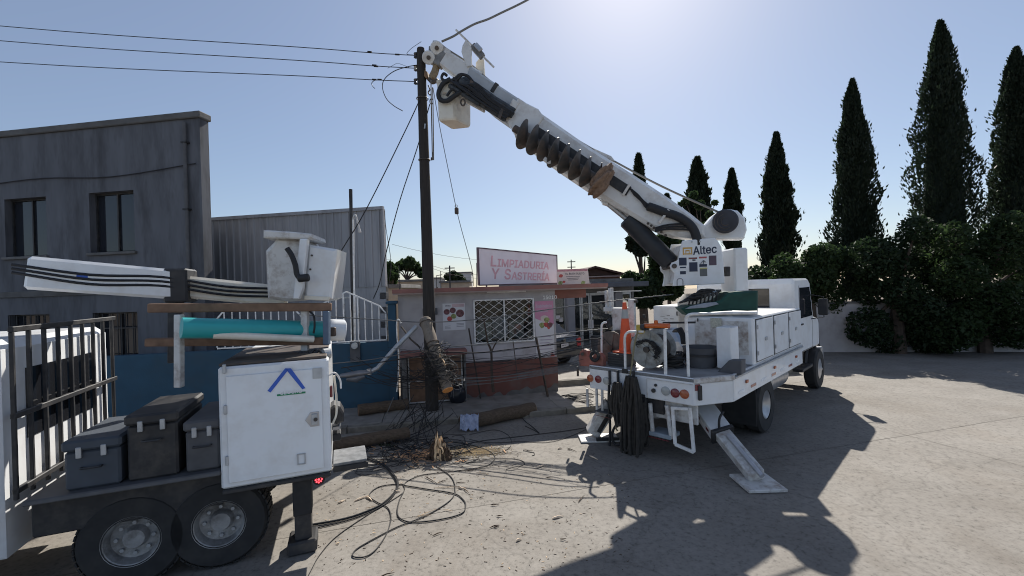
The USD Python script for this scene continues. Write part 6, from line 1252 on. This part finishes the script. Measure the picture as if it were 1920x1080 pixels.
# rear edge fittings
m = MB(); c = [V.W(.03, z, -.1) for z in np.linspace(zb_ + .75, zt_ - .1, 6)]; m.tube(spline([V.W(.0, zt_ - .18, -.02), V.W(.06, zt_ - .16, -.02), V.W(.11, zt_ - .25, -.05), V.W(.115, zt_ - .34, -.05)], 5), .010, 7); part(st, 'white_hose', m, white_bar, smooth=50)
part(st, 'rear_lamp', V.rect(MB(), .003, .03, zt_ - .42, zt_ - .30, -.09, -.03, .008), lens_red); part(st, 'cream_pipe', MB().tube(spline([V.W(.05, zt_ - .2, -.1), V.W(.065, zt_ - .45, -.1), V.W(.06, zt_ - .62, -.1), V.W(.02, zt_ - .72, -.1)], 5), .012, 8), fibreglass, smooth=50)
v0 = vq(632, 775, -.25); vs_ = part(st, 'vise', V.prism(MB(), [vq(*q, -.12) for q in ((616, 793), (618, 766), (626, 760), (638, 763), (645, 775), (645, 791), (632, 796))], -.4, -.12, .02), black_steel); part(vs_, 'vise_jaw', V.rect(MB(), v0[0] - .13, v0[0] - .08, v0[1] - .08, v0[1] + .02, -.199, -.15, .008), white_bar); part(vs_, 'vise_base', V.rect(MB(), .01, v0[0] + .03, v0[1] - .17, v0[1] - .12, -.42, -.18, .01), steel)
part(st, 'vise_post', V.rect(MB(), .01, .1, zb_ + .25, v0[1] - .212, -.4, -.2, .01), black_steel)
s0, s1 = vq(614, 838, -.45), vq(670, 868, -.02); zs_ = 2.7 - (868 - 549) / FPX * 4.75
part(st, 'step_plate', V.rect(MB(), .012, .36, zs_, zs_ + .03, -.52, -.06, .006), M('plate_worn', (.17, .175, .18), .5, .4, var=.35, sc=14, dirt=(.3, .3, .3), damt=.5)); part(st, 'step_edge', V.rect(MB(), .012, .37, zs_ - .06, zs_ - .002, -.075, -.05, .005), black_steel)
c = vq(598, 897, -.06); tl = part(st, 'tail_lamp', MB().cyl(V.W(*c, -.1), V.W(*c, -.035), .062, n=20, b=.008), rubber); m = MB()
for k in range(8): a = k * .785; m.cyl(V.W(c[0] + .03 * math.cos(a), c[1] + .03 * math.sin(a), -.035), V.W(c[0] + .03 * math.cos(a), c[1] + .03 * math.sin(a), -.028), .009, n=8)
m.cyl(V.W(*c, -.035), V.W(*c, -.028), .012, n=8); part(tl, 'lit_diode', m, led_red); part(tl, 'lens', MB().cyl(V.W(*c, -.0349), V.W(*c, -.03), .048, n=20), lens_red)
part(st, 'lamp_bracket', V.rect(MB(), c[0] - .08, c[0] + .1, c[1] - .03, zb_ - .003, -.3, -.11, .01), black_steel)
# outrigger leg
a = vq(583, 890, -.05); ft = G(570, 1030); zf = ft[2]
og = part(st, 'outrigger_leg', V.rect(MB(), a[0] - .17, a[0] - .01, zf + .12, zb_ - .003, -.24, -.06, .01), black_steel); part(og, 'leg_sleeve', V.rect(MB(), a[0] - .18, a[0], .38, zb_ - .003, -.25, -.05, .01), rubber); part(og, 'foot', V.rect(MB(), a[0] - .24, a[0] + .04, zf + .005, zf + .14, -.3, .0, .02), black_steel)
# bed, racks
part(st, 'bed_frame', V.rect(MB(), -2.45, -1.003, .62, .95, -1.9, -.12, .015), black_steel)
part(st, 'bed_floor', V.rect(MB(), -2.45, -1.003, .953, 1.0, -2.0, 0, .01), grey_plastic)
for k, (t0, t1, z1, mt) in enumerate(((-1.3, -1.02, 1.5, grey_plastic), (-1.75, -1.36, 1.62, black_steel), (-2.2, -1.8, 1.45, M('box_slate', (.05, .06, .075), .6)))):
    tc_ = part(st, 'tool_case', V.rect(MB(), t0, t1, 1.003, z1 - .1, -.9, -.08, .02), mt); part(tc_, 'lid', V.rect(MB(), t0 - .015, t1 + .015, z1 - .097, z1, -.92, -.06, .02), mt)
    for q in (.28, .72): part(tc_, 'clasp', V.rect(MB(), t0 + (t1 - t0) * q - .02, t0 + (t1 - t0) * q + .02, z1 - .16, z1 - .06, -.079, -.05, .005), galv)
    part(tc_, 'handle', MB().tube(spline([V.W((t0 + t1) / 2 - .07, z1 - .25, -.07), V.W((t0 + t1) / 2 - .06, z1 - .25, -.04), V.W((t0 + t1) / 2 + .06, z1 - .25, -.04), V.W((t0 + t1) / 2 + .07, z1 - .25, -.07)], 4), .01, 6), black_steel)
rim_worn = M('rim_worn', (.30, .30, .30), .5, .5, var=.25, sc=9, dirt=(.10, .09, .08), damt=.8, dsc=6)
for r_, t in ((-.25, -1.05), (-.25, -1.75), (-1.75, -1.05), (-1.75, -1.75)):
    wt = part(st, 'wheel', MB().tubeseg([V.W(t, zf + .44, r_ + x) for x in (-.14, -.14, -.1, .1, .14, .14)], [.22, .4, .43, .43, .4, .22], 28), rubber, smooth=35)
    rm = part(wt, 'rim', MB().tubeseg([V.W(t, zf + .44, r_ + x) for x in (.142, .13, .05, .03, .09, .09)], [.235, .215, .19, .11, .085, .001], 24), rim_worn, smooth=25)
    for k in range(8): part(rm, 'wheel_nut', MB().cyl(V.W(t + .145 * math.cos(k * .785), zf + .44 + .145 * math.sin(k * .785), r_ + .03), V.W(t + .145 * math.cos(k * .785), zf + .44 + .145 * math.sin(k * .785), r_ + .065), .018, n=6), galv)
    tm_ = MB()
    for k in range(44):
        a = k / 44 * 6.283; c = V.W(t + .432 * math.cos(a), zf + .44 + .432 * math.sin(a), r_); ta_ = -math.sin(a) * V.a + math.cos(a) * V.u; ra_ = math.cos(a) * V.a + math.sin(a) * V.u
        for o_ in (-.085, 0, .085): tm_.box(c + V.n * o_ + ta_ * .01 * (o_ != 0), (.022, .034, .007), [ta_, V.n, ra_])
    part(wt, 'tread', tm_, rubber, kind='stuff')
part(st, 'rear_axle', V.rect(MB(), -1.9, -.9, zf + .36, zf + .5, -1.6, -.4, .02), black_steel)
cb2 = [(-4.75, .5), (-2.6, .5), (-2.6, 2.3), (-2.7, 2.38), (-3.75, 2.38), (-4.1, 1.6), (-4.7, 1.45)]
part(st, 'cab', V.prism(MB(), cb2, -1.95, -.05, .05), white_truck)
for k in range(9): part(st, 'rack_bar', V.rect(MB(), -2.53, -2.5, 1.0, 2.45, -1.85 + k * .22, -1.82 + k * .22, .004), black_steel)
for z in (1.05, 1.7, 2.45): part(st, 'rack_bar', V.rect(MB(), -2.535, -2.495, z, z + .05, -1.9, -.06, .006), black_steel)
part(st, 'cab_rear_window', V.rect(MB(), -2.599, -2.592, 1.45, 2.1, -1.6, -.4, .002), pane_dark)
for z in (1.05, 1.55, 1.95): part(dr, 'hinge', V.rect(MB(), -.955, -.925, z, z + .09, .003, .03, .005), galv)
part(st, 'body_rub_rail', V.rect(MB(), -.99, -.01, zb_ - .045, zb_ - .003, -.3, .015, .008), black_steel)
part(st, 'cab_window', V.prism(MB(), [(-3.95, 1.5), (-2.95, 1.5), (-2.95, 2.18), (-3.72, 2.18)], -.05, -.044), pane_dark)
dm = MB()
for q in ((-2.86, -2.848, .6, 2.25), (-4.05, -4.038, .6, 1.45), (-4.038, -2.86, .6, .612)): V.rect(dm, *q, -.0495, -.046)
part(st, 'door_seam', dm, black_steel); part(st, 'door_handle', V.rect(MB(), -3.05, -2.92, 1.32, 1.355, -.05, -.02, .008), black_steel)
for r_ in (-.25, -1.75): wt = part(st, 'wheel', MB().tubeseg([V.W(-4.0, zf + .44, r_ + x) for x in (-.14, -.14, -.1, .1, .14, .14)], [.22, .4, .43, .43, .4, .22], 28), rubber, smooth=35)
# headboard, rack beams, tubes
for x0, x1, y0, y1, d, nm in ((520, 622, 568, 583, 5.2, 'rack_beam'), (515, 619, 633, 646, 5.2, 'rack_beam')):
    a, b = P(x0 - 240, (y0 + y1) / 2 + 2, d - .6), P(x1, (y0 + y1) / 2, d); part(st, nm, MB().beam(a, b, .12, (y1 - y0) / FPX * d, b=.01), board_brown)
for x0, x1, y0, y1, mt in ((566, 578, 583, 672, white_worn), (607.5, 618, 583, 640, M('post_blue', (.10, .14, .20), .5)), (330, 342, 590, 720, white_worn)):
    d = 5.12 if x0 > 500 else 4.5; part(st, 'rack_post', MB().beam(P((x0 + x1) / 2, y0, d), P((x0 + x1) / 2, y1 + 6, d), (x1 - x0) / FPX * d, .07, (0, 1, 0), .006), mt)
tc, td = P(606, 618, 5.35), P(340, 615, 4.35); ta = (tc - td) / np.linalg.norm(tc - td)
part(st, 'cover_tube', MB().cyl(td, tc, .105, n=24), teal, smooth=40)
tcap = part(st, 'tube_case', MB().cyl(tc - ta * .002, P(645, 619, 5.5), .135, n=26, b=.012), M('case_white', (.58, .60, .62), .35, var=.06, coat=.3), smooth=40); part(tcap, 'case_latch', MB().box(P(624, 622, 5.28), (.035, .02, .055), b=.01), dark_iron)
part(st, 'cream_tube', MB().cyl(P(400, 628, 4.5), P(588, 636, 5.08), .04, n=14), fibreglass, smooth=40)
part(st, 'roll_wire', MB().tube(spline([P(580, 583, 5.1), P(588, 592, 5.08), P(590, 610, 5.08), P(588, 625, 5.08)], 5), .012, 6), hose_black)
m = MB()
for k in range(7): m.tube(spline([P(556 + 8 * k, 668 + rng.uniform(-3, 3), 4.85), P(566 + 8 * k, 660 + rng.uniform(-6, 4), 4.9), P(580 + 6 * k, 668, 4.9)], 4), .016, 6)
part(st, 'top_hoses', m, hose_black); part(st, 'top_plate', V.rect(MB(), -1.0, -.02, zt_ + .003, zt_ + .03, -1.4, -.05, .006), dark_iron)
part(st, 'spool', MB().cyl(P(606, 664, 4.85), P(618, 662, 4.9), .06, n=14), galv)
# bucket of the service truck
bkp = Plane(P(598, 510, 5.15), (1, .15, 0)); kb_ = lambda x, y: bkp.T(x, y)
b2 = part(st, 'bucket', bkp.prism(MB(), [kb_(*q) for q in ((577, 458), (631, 467), (629, 490), (621, 560), (610, 565), (570, 562))], -.55, 0, .03), white_truck)
part(b2, 'bucket_base', bkp.prism(MB(), [kb_(*q) for q in ((571, 554), (620, 556), (617, 564), (571, 562))], .001, .02, .006), fibreglass)
for x, y in ((585, 479), (582, 505)): part(b2, 'bolt', MB().cyl(bkp.W(*kb_(x, y), 0), bkp.W(*kb_(x, y), .012), .012, n=8), dark_iron)
part(st, 'bucket_cover', bkp.prism(MB(), [kb_(*q) for q in ((568, 448), (577, 458), (569, 562), (540, 566), (500, 560), (496, 470), (520, 445))], -.6, .0, .04), white_worn)
part(st, 'bucket_top', bkp.prism(MB(), [kb_(*q) for q in ((500, 433), (560, 437), (588, 440), (590, 447), (584, 450), (500, 448))], -.5, .1, .015), white_worn)
part(st, 'bucket_post', bkp.prism(MB(), [kb_(*q) for q in ((568, 450), (582, 450), (573, 540), (566, 560), (556, 560))], .02, .12, .01), white_truck)
part(st, 'control_hose', MB().tube(spline([bkp.W(*kb_(x, y), .17) for x, y in ((548, 468), (556, 480), (563, 498), (566, 515), (572, 522), (580, 523))], 6), .03, 9), hose_black, smooth=50); part(st, 'control_grip', MB().cyl(bkp.W(*kb_(568, 523), .17), bkp.W(*kb_(588, 521), .17), .045, n=14, b=.01), hose_black, smooth=40)
b0, b1, b2_ = P(540, 556, 5.6), P(330, 536, 5.1), P(60, 512, 4.5)
bs_ = part(st, 'boom', MB().beam(b0, b1, .24, .26, b=.03), fibreglass); part(bs_, 'lower_boom', MB().beam(b1 + [.12, .03, 0], b2_, .32, .34, b=.03), white_truck); part(bs_, 'boom_collar', MB().beam(b1 + [.16, .05, 0], b1 - [.06, .03, 0], .37, .39, b=.02), black_steel)
for k in range(3): part(bs_, 'boom_hose', MB().tube(spline([b0 + [0, -.14, .05 * k], (b0 + b1) / 2 + [0, -.16, -.04 + .05 * k], b1 + [0, -.21, .05 * k], (b1 + b2_) / 2 + [0, -.2, -.05 + .05 * k], b2_ + [0, -.18, .04 * k]], 5), .016, 6), hose_black, smooth=50)
part(bs_, 'boom_stripe', MB().beam(b1 * .75 + b2_ * .25 + [.055, -.163, .02], b1 * .35 + b2_ * .65 + [.055, -.163, .02], .008, .06), ink_blue); part(st, 'boom_rest', MB().beam(P(330, 560, 5.1), P(330, 680, 5.0), .12, .12, (0, 1, 0), .01), black_steel)

# ---------------------------------------------------------------- parked car
def car():
    c = np.array([0, 0, 0.0]); rc = P(1058, 660, 13.3); base = np.array([rc[0], rc[1], .2]); th = math.radians(36)
    hd = np.array([-math.sin(th), math.cos(th), 0]); rt = np.array([math.cos(th), math.sin(th), 0])
    C = Plane(base, hd); C.n = rt * 1.0           # t forward, z up, off to the car's right
    o = thing('parked_car', 'black sedan parked behind the shop corner, its rear facing the street', 'car', base + hd * 2)
    body = [(0.02, .38), (-.02, .55), (.0, .80), (.06, .93), (.55, .97), (1.2, .98), (2.6, .96), (3.3, .86), (3.75, .72), (3.85, .5), (3.8, .3), (.1, .28)]
    C.prism(b := MB(), body, -.72, .72, .09); part(o, 'body', b, car_paint, smooth=40)
    lo = [(.42, .965), (2.75, .94)]; hi = [(1.0, 1.38), (1.95, 1.40)]
    prof = [(.42, .95, .64), (1.0, 1.37, .50), (1.2, 1.41, .49), (1.9, 1.41, .49), (2.05, 1.37, .50), (2.8, .93, .62)]
    v = []
    for t, z, w in prof: v += [C.W(t, z, -w), C.W(t, z, w)]
    f = [[2 * i, 2 * i + 1, 2 * i + 3, 2 * i + 2] for i in range(5)]; part(o, 'roof', MB().raw(v, f[1:4]), car_paint)
    part(o, 'rear_window', MB().raw(v[:4], [f[0]]), pane_dark); part(o, 'windscreen', MB().raw(v[8:12], [[0, 1, 3, 2]]), pane_dark)
    for s in (0, 1):
        k = [2 * i + s for i in range(6)]; part(o, 'side_window', MB().raw([v[i] for i in k], [[0, 1, 4, 5], [1, 2, 3, 4]]), pane_dark)
    N_ = Plane(base - hd * .025, rt); N_.n = -hd
    for s in (-1, 1): part(o, 'tail_light', N_.rect(MB(), s * .70 - .16 * (s > 0), s * .70 + .16 * (s < 0), .62, .86, -.03, .012, .02), M(f'car_red_{s + 1}', (.40, .02, .025), .2, coat=.8))
    part(o, 'bumper', N_.rect(MB(), -.73, .73, .32, .56, -.04, .05, .04), car_paint); part(o, 'number_plate', N_.rect(MB(), -.15, .15, .63, .76, .0, .014, .003), paper_white)
    m = MB(); N_.text(m, 'AHK 52 17', -.125, .675, .04, .0145, .001, width=.25, bold=True); part(o, 'plate_characters', m, ink_dark)
    part(o, 'badge', MB().cyl(N_.W(0, .845, .0), N_.W(0, .845, .016), .05, n=20), chrome); part(o, 'trunk_edge', N_.rect(MB(), -.66, .66, .925, .94, -.07, -.04, .004), chrome)
    for t in (.72, 3.05):
        for s in (-1, 1):
            w = part(o, 'wheel', MB().tubeseg([C.W(t, .29, s * x) for x in (.54, .54, .56, .70, .725, .725)], [.16, .27, .29, .29, .27, .16], 24), rubber, smooth=35); part(w, 'rim', MB().tubeseg([C.W(t, .29, s * x) for x in (.715, .72, .70, .70)], [.17, .16, .05, .001], 18), galv)
car()

rp = thing('rope_pile', 'pile of coiled dark hose and rope on the truck deck beside the reel', 'rope', TP(1262, 690, .75)); m0 = TP(1262, 690, .75); m0[2] = ZD
for k in range(7): part(rp, 'coil', MB().tube([m0 + Rv * ((.16 + .02 * math.sin(k * 2)) * math.cos(a) + .02 * math.sin(k * 5)) + Fv * ((.17) * math.sin(a) + .02 * math.cos(k * 3)) + Zv * (.03 + .034 * k + .01 * math.sin(3 * a + k)) for a in np.linspace(0, 6.3, 26)], .022, 7), sl_m if k % 2 else hose_black, smooth=60)
